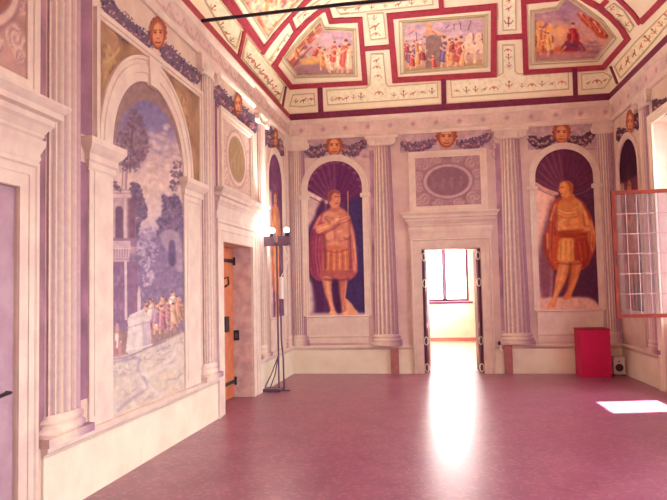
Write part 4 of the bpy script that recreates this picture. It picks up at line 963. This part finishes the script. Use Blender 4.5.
PAL = [(200, 96, 92), (222, 158, 110), (146, 104, 150), (224, 186, 150), (178, 78, 92), (206, 134, 96), (120, 96, 146)]
def scene_left(c):
    c.at(250, 0, .21)
    c.grad([(10, (172, 132, 160)), (40, (196, 156, 168)), (62, (206, 170, 160)), (80, (180, 140, 150))])
    c.dabs([(340, 150), (490, 150), (490, 240), (340, 240)], 40, [(190, 156, 178), (206, 172, 176), (172, 138, 168)], (26, 10), .5, 0)
    c.poly([(150, 290), (180, 230), (330, 90), (345, 110), (290, 190), (240, 260), (200, 330)], (176, 96, 84), .6)
    E0, E1 = [np.array(q, float) for q in ((155, 285), (330, 96))], [np.array(q, float) for q in ((212, 338), (350, 140))]
    for k in range(34):
        u_, v_ = rng.uniform(0, 1), rng.uniform(0, 1); q = (E0[0]*(1-u_)+E0[1]*u_)*(1-v_)+(E1[0]*(1-u_)+E1[1]*u_)*v_; w_ = 1-.7*u_
        c.line([q+np.array((-24, 26))*w_, q+np.array((4, -6))*w_, q+np.array((26, -24))*w_], 9*w_+3, [(228, 158, 98), (206, 104, 84), (140, 82, 108), (236, 188, 128), (176, 84, 84), (160, 116, 140)][k % 6], .85, 1.5)
    figures(c, [(212, 270, 62, 14), (262, 205, 54, 14), (300, 150, 40, 10)], [(214, 110, 80), (228, 160, 100)])
    c.poly([(200, 360), (230, 310), (330, 290), (400, 330), (500, 335), (500, 365)], (164, 124, 132), 1); c.poly([(240, 280), (330, 270), (320, 300), (250, 305)], (222, 172, 104), 1)
    c.line([(260, 300), (300, 260), (330, 240)], 14, (216, 176, 120), .7, 3)
    c.at(0, 0, 1)
    figures(c, [(321, 66, 22, 2), (326, 68, 22, 5), (330, 70, 18, 2), (334, 62, 24, 0), (339, 68, 26, 1), (345, 67, 32, 0), (350, 68, 28, 0), (318, 56, 14, -4)], [(214, 92, 84), (226, 150, 104), (136, 104, 158), (230, 190, 160), (190, 80, 100)])
    for q in ((300, 75, 10), (306, 74, 10)): c.line([(q[0], q[1]), (q[0]+5, q[1]+.4)], 2, (176, 70, 80), .9)
bl = [(291, 87), (274, 65.5), (283.6, 50), (294, 35), (306.7, 21), (321, 9.5), (326.7, 8.4), (330.4, 20.6), (360, 19.3), (365, 83)]
cpaint('x', 'corner ceiling painting of red and blue robed figures with a fiery cloud', [(283.6, 58), (319.5, 19.5), (324, 29), (353, 30.5), (354.5, 74), (297, 75)], bl, 5, scene_left, 280, 14, 358, 78, (196, 156, 168))
def scene_mid(c):
    c.grad([(14, (176, 140, 168)), (36, (200, 166, 176)), (50, (206, 168, 150)), (73, (190, 150, 126))])
    c.dabs([(402, 22), (484, 16), (484, 36), (402, 40)], 60, [(190, 156, 180), (212, 180, 184), (170, 138, 168)], (7, 2), .5, 0)
    c.poly([(403, 68), (440, 64), (484, 60), (484, 68), (403, 74)], (184, 146, 112), 1)
    c.poly([(426, 36), (441, 35), (444, 66), (426, 68)], (150, 116, 112), .3, sp=False); c.line([(424, 36.5), (443, 35)], 2.2, (134, 126, 130), 1)
    c.at(400, 0, .15)
    c.line([(180, 225), (195, 190), (190, 165)], 34, (222, 148, 112), 1, 2); c.line([(190, 190), (240, 220), (285, 225)], 20, (228, 166, 128), 1, 2); c.blob(196, 152, 14, 16, (224, 168, 130), 1); c.line([(215, 205), (245, 228)], 10, (206, 92, 84), .8)
    c.at(0, 0, 1)
    figures(c, [(405, 60, 18, 0), (409, 63, 18, 1), (414, 58, 20, 1), (418, 64, 20, -1), (422, 60, 18, 1), (445, 62, 30, -1), (449, 63, 28, 1), (455, 61, 26, -3), (460, 62, 30, -2), (452, 52, 16, 0), (466, 54, 16, 1), (412, 66, 17, 0), (407, 52, 13, 0), (416, 51, 13, 1), (421, 50, 13, 0), (433, 67, 15, 1), (464, 66, 22, -2), (475, 50, 13, 0), (482, 51, 14, 0)], PAL)
    for k in range(10): c.blob(405+k*2.2, 44+(k % 3), 1.2, 1.5, PAL[k % 7], .9)
    for x in (470, 479):
        c.at(x, 44, 1); c.poly([(-6, 0), (-3, -9), (1, -12), (3, -9), (2, -5), (5, 2), (6, 9), (2, 9), (-4, 7)], (226, 196, 172), .3); c.line([(-3, 6), (-5, 12), (-4, 18)], 2, (222, 188, 164), 1); c.line([(4, 7), (6, 12), (4, 18)], 2, (214, 178, 156), 1); c.line([(-4, -3), (-8, 2), (-7, 6)], 1.6, (226, 196, 172), 1); c.line([(3, -10), (4, -3), (6, 4)], 1.4, (168, 100, 84), .8)
    c.at(0, 0, 1); c.dabs([(450, 40), (484, 36), (484, 56), (450, 60)], 10, [(190, 88, 82), (150, 96, 130), (216, 140, 100)], (2.4, 1.4), .6)
    for a, b in (((446, 28), (449, 25)), ((454, 24), (454, 29)), ((460, 22), (461, 29)), ((468, 30), (471, 21)), ((416, 32), (417, 40)), ((409, 34), (413, 31))): c.line([a, b], 1, (120, 80, 110), .8)
    c.line([(407, 33), (411, 29), (415, 30)], 2.4, (216, 150, 130), .8)
cpaint('x', 'central ceiling painting of a procession with white horses', [(402.5, 23), (484, 16.8), (483.5, 65), (404, 71.4)], [(389.6, 15.8), (493.7, 6.4), (493.6, 74.6), (395.2, 80.3)], 6, scene_mid, 400, 14, 487, 74, (196, 160, 172))
def scene_right(c):
    c.grad([(0, (156, 118, 146)), (22, (190, 142, 150)), (44, (206, 150, 126)), (62, (170, 120, 130))])
    c.at(500, 0, .25)
    c.dabs([(140, 60), (300, 40), (300, 110), (140, 110)], 40, [(176, 136, 160), (158, 120, 150), (196, 150, 156)], (24, 9), .5, 0)
    c.blob(235, 120, 70, 40, (236, 184, 110), .8, 1); c.blob(240, 150, 60, 30, (238, 176, 104), .6, 1)
    c.poly([(180, 195), (240, 185), (330, 190), (350, 205), (300, 212), (180, 210)], (206, 108, 70), 1)
    c.dabs([(140, 100), (200, 100), (210, 210), (140, 210)], 60, [(232, 164, 84), (206, 104, 70), (240, 190, 110), (150, 76, 84)], (9, 16), .8, 0)
    c.poly([(272, 124), (284, 112), (300, 112), (312, 128), (318, 156), (306, 176), (276, 172), (268, 150)], (182, 52, 68), .5)
    c.poly([(252, 178), (270, 160), (310, 160), (334, 182), (340, 204), (300, 206), (256, 204), (244, 194)], (150, 58, 84), .5)
    c.line([(276, 128), (262, 116), (250, 104)], 9, (226, 152, 112), .95, 1); c.line([(308, 126), (324, 112), (330, 100)], 9, (222, 146, 108), .95, 1); c.blob(292, 100, 9, 11, (232, 168, 126), 1); c.blob(293, 93, 10, 7, (140, 70, 60), .9)
    c.line([(284, 120), (290, 146), (284, 170)], 6, (220, 104, 92), .9, 2); c.line([(304, 124), (306, 150)], 6, (130, 34, 58), .8, 2); c.line([(256, 196), (276, 176), (300, 182), (330, 196)], 9, (104, 64, 100), .8, 2); c.line([(262, 186), (250, 198)], 8, (214, 130, 100), .9, 1); c.line([(316, 180), (330, 200)], 7, (196, 84, 84), .9, 1)
    figures(c, [(158, 170, 76, 0), (176, 176, 80, 4), (190, 190, 70, 4), (168, 210, 66, -4)], [(236, 176, 96), (214, 118, 74), (226, 150, 86)])
    c.poly([(310, 50), (340, 60), (385, 75), (430, 100), (455, 130), (440, 150), (400, 150), (370, 120), (330, 85)], (196, 84, 62), .6)
    for k in range(9): c.line([(320+k*14, 50+k*9), (350+k*12, 80+k*8), (365+k*9, 100+k*6)], 10, [(232, 150, 96), (172, 62, 70), (214, 110, 76), (140, 60, 84)][k % 4], .85, 1)
    c.dabs([(350, 170), (400, 170), (380, 230), (300, 235)], 30, [(150, 106, 134), (176, 126, 140), (132, 92, 128)], (20, 8), .5, 0)
    for k in range(4): c.line([(150+k*11, 235), (152+k*11, 222)], 7, (206, 92, 84), .8)
    c.poly([(135, 215), (330, 212), (380, 236), (135, 246)], (184, 132, 136), 2, .6)
br = [(523.5, 1), (558, -2.5), (565, -8), (578, -6), (588, .5), (599, 6.5), (611, 16.5), (621, 27), (628, 39), (603, 67.5), (526, 72.5)]
cpaint('x', 'corner ceiling painting of a red robed figure seated in golden light', [(533.5, 12), (558, 8), (567, -4), (584, 8), (600, 20), (613, 37), (595, 58.5), (534.5, 61.5)], br, 5.4, scene_right, 530, -6, 616, 64, (186, 140, 150))
def scene_far(c):
    c.at(190, 0, .15)
    c.grad([(-12, (206, 166, 150)), (20, (214, 176, 160)), (44, (190, 156, 156))])
    c.dabs([(300, 0), (667, -60), (667, 60), (510, 240), (400, 110)], 90, [(232, 160, 90), (206, 106, 80), (224, 186, 150), (160, 110, 130), (240, 200, 150), (178, 92, 90)], (24, 12), .8, -.8)
    for x, y in ((420, 60), (520, 40), (600, 20), (470, 110), (540, 90)): c.line([(x, y-40), (x-12, y+10), (x+14, y+60)], 22, [(232, 196, 170), (226, 150, 96), (206, 110, 92)][x % 3], .9, 3); c.blob(x+6, y-52, 13, 15, (228, 172, 138), .9)
cpaint('x', 'ceiling painting on the left vault crossed by the iron rod', [(241, -2), (267, 37), (276, 24), (290, 8), (306, -8), (250, -12)], [(226, -8), (263.5, 48), (271, 38), (282, 25), (298, 8), (314, -10)], 3, scene_far, 236, -12, 308, 40, (206, 166, 150))
# --- white grotesque panels
def grotesque(poly, label, orn, ink=((186, 78, 70), (120, 92, 84), (206, 120, 84)), tw=1.0, base=(255, 253, 226), group=None):
    p = np.asarray(poly, float); t = thing('stucco_panel', label, 'ceiling panel', V0(0)(*p.mean(0)), group)
    c = Canvas(p[:, 0].min()-.6, p[:, 1].min()-.6, p[:, 0].max()+.6, p[:, 1].max()+.6, .4, base)
    for x, y, s, r in orn:     # small plant, bird or scroll motifs
        k = int(abs(x*7+y*13)) % 4; cs, sn = math.cos(r), math.sin(r); T = lambda a, b: (x+(a*cs-b*sn)*s, y+(a*sn+b*cs)*s)
        i0, i1 = np.array(ink[k % 3]), np.array(ink[(k+1) % 3])
        if k in (0, 1):
            c.line([T(0, 1.6), T(0, -1.4)], .5*s, i0, .75); c.line([T(-1.7, -.6), T(-.8, .5), T(0, .2), T(.8, .5), T(1.7, -.6)], .42*s, i0, .7); c.blob(*T(0, -1.7), .7*s, .6*s, i1, .9)
        elif k == 2:
            c.line([T(-2.4, .8), T(-1, -.6), T(0, .6), T(1, -.6), T(2.4, .8)], .42*s, i1, .75); c.blob(*T(0, -.6), .8*s, .7*s, i0, .9)
        else:
            c.blob(*T(0, 0), 1.1*s, .6*s, i0, .9, rot=r); c.line([T(.8, -.3), T(1.6, -1.2)], .5*s, i0, .9); c.line([T(-.8, .2), T(-1.8, .9)], .5*s, i0, .9); c.line([T(0, .4), T(.1, 1.5)], .4*s, i1, .9)
    c.mottle(.025, 1); c.clip(poly); c.mesh('painted_ornament', V0(.006), t)
    band('stucco_border', *ribbon(p, tw, closed=True), M['gilt_line'], h=.016, parent=t)
    return t
rowv = lambda x0, y0, x1, y1, n, s=1.5, a=0: [(x0+(x1-x0)*i/(n-1), y0+(y1-y0)*i/(n-1), s*(.85+.3*((i*5) % 3)/2), a) for i in range(n)]
grotesque([(326.5, 90.5), (366, 88), (370, 84), (371, 54), (383, 53.5), (386, 83), (388, 86.5), (437.5, 83), (437.5, 97.5), (328, 105)], 'cream T-shaped stucco panel with red ornaments between the left and central ceiling paintings', rowv(332, 99.5, 361, 96.5, 5)+rowv(394, 95, 432, 91.5, 5)+[(376.5, 60, 1.6, 0), (377, 67, 1.6, 0), (378, 76, 1.5, 0), (379, 93, 1.8, 0)])
grotesque([(293, 95), (314, 93.5), (315, 105.5), (300, 107), (290, 106)], 'small cream stucco panel in the left ceiling corner', rowv(296, 101, 311, 99.5, 3))
grotesque([(450.5, 80.5), (497, 76.5), (503, 73), (502.5, 45), (514, 44.5), (515, 71), (518, 74), (568, 71.5), (568.5, 89), (452, 97.5)], 'cream T-shaped stucco panel with red ornaments between the central and right ceiling paintings', rowv(457, 91, 494, 88, 5)+rowv(522, 86, 562, 82.5, 5)+[(508, 50, 1.5, 0), (508.5, 57, 1.6, 0), (509, 65, 1.4, 0), (509, 85, 2, 0)])
grotesque([(581, 74.5), (603, 72.5), (612, 77), (604, 88), (582, 90)], 'small cream stucco panel in the right ceiling corner', [(588, 83, 1.2, 0), (597, 81.5, 2, 0), (605, 80, 1.2, 0)])
grotesque([(367, 14), (383, 12.5), (386, 38), (371, 39.5)], 'upper cream stucco panel with a red torch ornament left of the central ceiling painting', [(374, 18, 1.4, 0), (375, 26, 2.4, 0), (376, 34, 1.8, 0)])
grotesque([(502, -4), (515, -5), (516, 29), (503, 30)], 'upper cream stucco panel with a red bird ornament right of the central ceiling painting', [(508.5, 8, 1.6, 0), (508.5, 22, 2.6, 0), (509, 0, 1.4, 0)])
grotesque([(203, -2), (216, -4), (241, 30), (235.5, 48), (228, 41)], 'cream stucco panel with red figures on the left vault before the iron rod', [(220, 25, 2, .9), (226, 33, 2, .9), (231, 40, 1.6, .9), (212, 8, 2, .9)])
grotesque([(246.5, 38), (263, 58), (283.5, 85), (279, 101), (262, 82), (242, 58)], 'long cream stucco panel with red figures on the left vault next to the corner', rowv(248, 56, 278, 93, 8, 1.9, .9))
grotesque([(269, 60), (277, 48), (287, 34), (291, 38), (281, 53), (275, 62)], 'cream stucco strip on the curved rib left of the corner painting', [(272, 58, 1.2, -.9), (278, 49, 1.4, -.9), (284, 40, 1.2, -.9)])
grotesque([(297, 18), (310, 6), (326, -5), (330, 0), (314, 13), (302, 25)], 'upper cream stucco strip on the curved rib under the iron rod', [(305, 15, 1.4, -.7), (316, 6, 1.4, -.7)])
grotesque([(336, 8), (352, 7), (366, 4), (389, 2), (432, -3), (433, 4), (392, 8.5), (340, 14)], 'topmost cream stucco strip above the central ceiling painting', rowv(345, 9, 425, 1, 7, 1.5))
grotesque([(615, 66.5), (636, 42), (668, 10), (676, 14), (650, 46), (621, 78)], 'long cream stucco panel with red figures on the right vault', rowv(621, 68, 668, 17, 8, 1.9, -.8), base=(255, 242, 210))
grotesque([(604, 10), (614, 3), (624, 10), (634, 26), (630, 32), (620, 20)], 'cream stucco strip on the curved rib right of the corner painting', [(612, 8, 1.5, .8), (620, 15, 1.6, .8), (627, 24, 1.5, .8)], base=(255, 242, 210))

#==================================================================== THINGS IN THE ROOM
# iron tie rod across the vault
t = thing('tie_rod', 'black iron tie rod stretched across the hall under the ceiling', 'tie rod', (-L, 7.308, 4.8))
bm = bmesh.new(); tube(bm, [(-L-.02, 7.308, 4.8), (-1, 7.308, 4.845), (R+.16, 7.308, 4.85)], .022, 10); link('rod', bm, M['iron'], t, smooth=True)
bm = bmesh.new(); tube(bm, [(-L, 7.308, 4.8), (-L+.03, 7.308, 4.8)], .05, 12); link('wall_plate', bm, M['iron'], t)
# floor lamp
LX, LY = -2.5, 9.93
t = thing('floor_lamp', 'slender grey floor lamp with two lit spotlights standing by the left wall', 'lamp', (LX, LY, 0))
bm = bmesh.new(); abox(bm, LX-.27, LX+.03, LY-.12, LY+.12, .001, .045); bmesh.ops.bevel(bm, geom=bm.edges[:], offset=.008, segments=2); abox(bm, LX+.03, LX+.16, LY-.02, LY+.02, .001, .02); link('base', bm, M['grey'], t)
bm = bmesh.new(); tube(bm, [(LX-.02, LY, .02), (LX-.02, LY, 2.3)], .013); link('pole', bm, M['grey'], t, smooth=True)
bm = bmesh.new(); tube(bm, [(LX+.06, LY, .02), (LX+.055, LY, .5), (LX+.03, LY, .8), (LX+.03, LY, 2.3)], .013); link('pole', bm, M['grey'], t, smooth=True)
for k in range(2):
    bm = bmesh.new(); tube(bm, [(LX-.25+.09*k, LY, .045), (LX-.14+.06*k, LY, .25), (LX-.02, LY, .55)], .009); link('brace', bm, M['grey'], t, smooth=True)
bm = bmesh.new(); tube(bm, [(LX+.05, LY-.03, 1.42), (LX+.05, LY-.03, 1.76)], .035, 14); link('transformer', bm, M['white'], t, smooth=True)['label'] = 'white cylinder clipped to the pole'
bm = bmesh.new(); tube(bm, [(LX+.05, LY-.03, 1.76), (LX+.13, LY-.02, 1.9), (LX+.16, LY, 2.05), (LX+.08, LY, 2.26)], .008); link('cable', bm, M['white'], t, smooth=True)
bm = bmesh.new(); abox(bm, LX-.2, LX+.2, LY-.03, LY+.03, 2.26, 2.3); link('crossbar', bm, M['grey'], t)
for k, (dx, col) in enumerate(((-.13, 0), (.1, 0))):
    bm = bmesh.new(); abox(bm, LX+dx-.085, LX+dx+.085, LY-.06, LY+.06, 2.25, 2.4); bmesh.ops.bevel(bm, geom=bm.edges[:], offset=.006, segments=1)
    h = link('spotlight', bm, M['grey'], t)
    bm = bmesh.new(); tube(bm, [(LX+dx+.05, LY-.03, 2.39), (LX+dx+.05, LY-.03, 2.45)], .045, 14); link('lamp_cap', bm, M['black'], h, smooth=True)
    bm = bmesh.new(); bmesh.ops.create_uvsphere(bm, u_segments=16, v_segments=10, radius=.04, matrix=Matrix.Translation((LX+dx+.05, LY-.03, 2.49))); link('bulb', bm, M['bulb'], h, smooth=True)['label'] = 'glowing bulb'
    ld = bpy.data.lights.new('spot_bulb', 'POINT'); ld.energy = 2; ld.color = (1, .93, .78); ld.shadow_soft_size = .05
    lo = bpy.data.objects.new('spot_bulb', ld); C.objects.link(lo); lo.location = (LX+dx, LY-.02, 2.6)
# upward beam that lights the cornice
ld = bpy.data.lights.new('spot_beam', 'SPOT'); ld.energy = 95; ld.color = (1, .95, .8); ld.spot_size = math.radians(120); ld.spot_blend = 1.; ld.shadow_soft_size = .05
lo = bpy.data.objects.new('spot_beam', ld); C.objects.link(lo); lo.location = (LX-.02, LY, 2.6)
lo.rotation_euler = (Vector((-.9, 9.0, 5.6))-lo.location).to_track_quat('-Z', 'Y').to_euler()
# red display plinth
t = thing('red_pedestal', 'plain crimson box pedestal standing against the back wall in the right corner', 'pedestal', (2.47, 11.6, 0))
bm = bmesh.new(); abox(bm, 2.25, 2.725, 11.42, 11.9, .002, .785); bmesh.ops.bevel(bm, geom=bm.edges[:], offset=.006, segments=2); link('body', bm, M['red'], t)
bm = bmesh.new(); abox(bm, 2.243, 2.732, 11.413, 11.907, .785, .8); bmesh.ops.bevel(bm, geom=bm.edges[:], offset=.004, segments=1); link('top_board', bm, M['reddark'], t)
# small white heater
t = thing('fan_heater', 'small white box with a dark round grille on the floor beside the red pedestal', 'heater', (2.92, 11.76, 0))
bm = bmesh.new(); abox(bm, 2.83, 3.02, 11.72, 11.84, .015, .31); bmesh.ops.bevel(bm, geom=bm.edges[:], offset=.012, segments=2); link('housing', bm, M['white'], t)
bm = bmesh.new(); tube(bm, [(2.92, 11.722, .13), (2.92, 11.712, .13)], .062, 24); link('grille', bm, M['grey'], t)
for rr in (.06, .043, .024):
    bm = bmesh.new(); tube(bm, [(2.92+rr*math.cos(q), 11.709, .13+rr*math.sin(q)) for q in np.linspace(0, 2*PI, 25)], .004, 6, cap=False); link('grille_ring', bm, M['black'], t)
for x in (2.85, 2.99):
    bm = bmesh.new(); abox(bm, x-.015, x+.015, 11.73, 11.83, .001, .02); link('foot', bm, M['black'], t)
bm = bmesh.new(); tube(bm, [(2.92, 11.71, .235), (2.92, 11.72, .235)], .012, 12); link('knob', bm, M['black'], t)
# wooden blocks on the dado
for x0, x1, z, lab in ((-.935, -.79, .46, 'upright terracotta coloured block against the dado left of the doorway'), (1.06, 1.2, .5, 'upright terracotta coloured block against the dado right of the doorway')):
    bm = bmesh.new(); abox(bm, x0, x1, D-.075, D-.021, .001, z); abox(bm, x0-.004, x1+.004, D-.08, D-.021, z-.02, z+.001); bmesh.ops.bevel(bm, geom=bm.edges[:], offset=.003, segments=1); tag(link('wooden_block', bm, M['block'], None), lab, 'block')
t = thing('wall_hook', 'small white hook with dark bracket on the dado just right of the doorway', 'hook', (1.0, D-.03, .45))
bm = bmesh.new(); abox(bm, .965, 1.03, D-.1, D-.02, .51, .57); link('bracket', bm, M['black'], t)
bm = bmesh.new(); tube(bm, [(1.0, D-.05, .515), (1.0, D-.09, .47), (1.0, D-.12, .42), (1.0, D-.09, .39), (1.0, D-.06, .4)], .018, 8); link('hook', bm, M['white'], t, smooth=True)

# window on the right with its embrasure, and the open casement
wa, wb = WIN[0]
def PR(u, v, d): return W('R', u, v, d)
wt = bpy.data.objects.new('window_2', None); C.objects.link(wt); wt.location = PR(9, 0, -.3); wt['kind'] = 'structure'
bm = bmesh.new()     # splayed reveals
for yi, yo in ((wb, wb-.02), (wa, 8.62)):
    e = .001*(1 if yi == wa else -1)
    quads(bm, [[PR(yi+e, 0.002, -.001), PR(yo, 0.002, -.48)], [PR(yi+e, WZ1-.001, -.001), PR(yo, WZ1-.001, -.48)]])
link('splayed_reveal', bm, M['plaster'], wt)
bm = bmesh.new(); box(bm, PR, 8.62, 9.5, 0.002, WZ0, -.5, -.38); box(bm, PR, wa, 8.62, .002, WZ1, -.5, -.47); box(bm, PR, 9.5, wb, .002, WZ1, -.5, -.47); link('parapet', bm, M['dado'], wt)
bm = bmesh.new(); box(bm, PR, wa+.05, 9.93, WZ0, WZ0+.03, -.38, -.06); link('window_sill', bm, M['stone'], wt)
bm = bmesh.new(); sweep(bm, 'R', [(wb, 0), (wb, WZ1), (wa, WZ1), (wa, 0)], [(0, -.01), (0, .03), (-.06, .03), (-.07, .05), (-.13, .05), (-.13, -.004)]); link('stone_frame', bm, M['dado'], wt)
bm = bmesh.new()
for z in (WZ0+.03, WZ1-.05): box(bm, PR, 8.62, 9.5, z, z+.05, -.49, -.44)
for u in (8.62, 9.45): box(bm, PR, u, u+.05, WZ0+.03, WZ1, -.49, -.44)
link('window_frame', bm, M['redwood'], wt)
for i, (a, b) in enumerate(WIN[1:]):  # unseen windows added to light the hall
    w2 = bpy.data.objects.new(f'window_{i+3}', None); C.objects.link(w2); w2.location = PR((a+b)/2, WZ0, -.3); w2['kind'] = 'structure'
    bm = bmesh.new()
    for z in (WZ0, WZT-.06): box(bm, PR, a, b, z, z+.06, -.4, -.34)
    for u in (a, (a+b)/2-.03, b-.06): box(bm, PR, u, u+.06, WZ0, WZT, -.4, -.34)
    link('window_frame', bm, M['redwood'], w2)  # frame of the added window
# casement leaf, swung into the room
CY = 9.86
q0 = EYE+ray(613.5, 255)*(CY/ray(613.5, 255)[1]); xl = q0[0]; xr = R+(D-CY)*TR+.3
zt = (EYE+ray(614, 191)*(CY/ray(614, 191)[1]))[2]; zb = (EYE+ray(617, 318)*(CY/ray(617, 318)[1]))[2]
t = thing('casement', 'open leaded window casement in a reddish wooden frame swung in from the right wall', 'window', (xr, CY, zb))
def CB(bm, x0, x1, z0, z1, d=.02): abox(bm, x0, x1, CY-d, CY+d, z0, z1)
fw = .052
for nm, a in (('stile', (xl, xl+fw, zb, zt)), ('stile', (xr-fw, xr, zb, zt)), ('rail', (xl+fw, xr-fw, zb, zb+fw)), ('rail', (xl+fw, xr-fw, zt-fw, zt))):
    bm = bmesh.new(); CB(bm, *a); bmesh.ops.bevel(bm, geom=bm.edges[:], offset=.004, segments=1); link(nm, bm, M['redwood'], t)
bm = bmesh.new(); CB(bm, xl+fw-.005, xr-fw+.005, zb+fw-.005, zt-fw+.005, .003); link('glass', bm, M['glass'], t)
for k in range(1, 6): 
    bm = bmesh.new(); x = xl+fw+(xr-xl-2*fw)*k/6; CB(bm, x-.005, x+.005, zb+fw, zt-fw, .007); link('glazing_bar', bm, M['lead'], t)
for k in range(1, 6):
    bm = bmesh.new(); z = zb+fw+(zt-zb-2*fw)*k/6; CB(bm, xl+fw, xr-fw, z-.005, z+.005, .006); link('glazing_bar', bm, M['lead'], t)
for z in (zb+.25, zt-.25):
    bm = bmesh.new(); tube(bm, [(xr+.01, CY, z-.06), (xr+.01, CY, z+.06)], .014, 10); link('hinge', bm, M['iron'], t, smooth=True)
bm = bmesh.new(); tube(bm, [(xl+.03, CY-.02, 1.9), (xl+.03, CY-.06, 1.9), (xl+.03, CY-.06, 1.8)], .01); link('catch', bm, M['iron'], t)

#==================================================================== LIGHT
w = bpy.data.worlds.new('hazy_daylight'); bpy.context.scene.world = w; w.use_nodes = True
nt = w.node_tree; bg = nt.nodes['Background']
tc = nt.nodes.new('ShaderNodeTexCoord'); sp = nt.nodes.new('ShaderNodeSeparateXYZ'); cr = nt.nodes.new('ShaderNodeValToRGB')
nt.links.new(tc.outputs['Generated'], sp.inputs[0])
mr = nt.nodes.new('ShaderNodeMapRange'); mr.inputs['From Min'].default_value = -1; mr.inputs['From Max'].default_value = 1
nt.links.new(sp.outputs['Z'], mr.inputs['Value']); nt.links.new(mr.outputs['Result'], cr.inputs['Fac'])
e = cr.color_ramp.elements; e[0].position = .0; e[0].color = (.34, .33, .27, 1); e[1].position = 1; e[1].color = (.97, .98, .96, 1)
for p, c in ((.47, (.42, .43, .4, 1)), (.51, (.99, .99, .95, 1))): x = e.new(p); x.color = c
nt.links.new(cr.outputs['Color'], bg.inputs['Color']); bg.inputs['Strength'].default_value = 4.2
sl = bpy.data.lights.new('sun', 'SUN'); sl.energy = 9; sl.angle = math.radians(.6); sl.color = (1, .95, .84)
so = bpy.data.objects.new('sun', sl); C.objects.link(so)
dirv = Vector((-1.66, -.33, -3.83)); so.rotation_euler = dirv.to_track_quat('-Z', 'Y').to_euler()
def portal_light(name, loc, size, normal):
    l = bpy.data.lights.new(name, 'AREA'); l.shape = 'RECTANGLE'; l.size, l.size_y = size; l.cycles.is_portal = True
    o = bpy.data.objects.new(name, l); C.objects.link(o); o.location = loc; o.rotation_euler = Vector(normal).to_track_quat('-Z', 'Z').to_euler()
nr = (-CRA, -SRA, 0)
portal_light('window_portal', PR(9.06, (WZ0+WZ1)/2, -.52), (.95, 3), nr)
for a, b in WIN[1:]: portal_light('window_portal', PR((a+b)/2, (WZ0+WZT)/2, -.52), (b-a, WZT-WZ0), nr)  # portals over the two added nearer windows
portal_light('window_portal', W('S', (fx[0]+fx[1])/2, (fz0+fz1)/2, -.52), (fx[1]-fx[0], fz1-fz0), (0, -1, 0))
portal_light('window_portal', (1.23, 15.65, 2.1), (5.6, 2.4), (-1, 0, 0))  # portal over the added windows of the far room

for o in C.objects:          # like things share a group
    g = {'column': 'fluted columns along the walls', 'pilaster': 'flat corner pilasters', 'ceiling painting': 'painted scenes on the vault', 'ceiling panel': 'cream ornament panels on the vault', 'door surround': 'stone door surrounds', 'frieze': 'painted friezes under the vault', 'block': 'upright blocks against the dado'}.get(o.get('category'))
    if o.name.startswith('niche_fresco'): g = 'frescoed niches with standing figures'
    if o.name.startswith('garland_fresco'): g = 'painted garlands below the cornice'
    if o.name.startswith('cartouche_fresco'): g = 'painted panels over the doors'
    if o.name.startswith('double_door_leaf'): g = 'leaves of the back doorway'
    if g and o.parent is None: o['group'] = g
#==================================================================== CAMERA
cd = bpy.data.cameras.new('camera'); co = bpy.data.objects.new('camera', cd); C.objects.link(co)
cd.sensor_width = 36; cd.lens = F/667*36; cd.clip_start = .05
co.matrix_world = Matrix(((CR[0], CU[0], -CW[0], 0), (CR[1], CU[1], -CW[1], 0), (CR[2], CU[2], -CW[2], CZ), (0, 0, 0, 1)))
sc = bpy.context.scene; sc.camera = co
sc.view_settings.view_transform = 'Standard'; sc.view_settings.look = 'None'; sc.view_settings.gamma = 1; sc.view_settings.use_curve_mapping = False
sc.view_settings.exposure = 2.47
sc.cycles.max_bounces = 10; sc.cycles.diffuse_bounces = 7; sc.cycles.use_denoising = True; sc.cycles.sample_clamp_indirect = 8
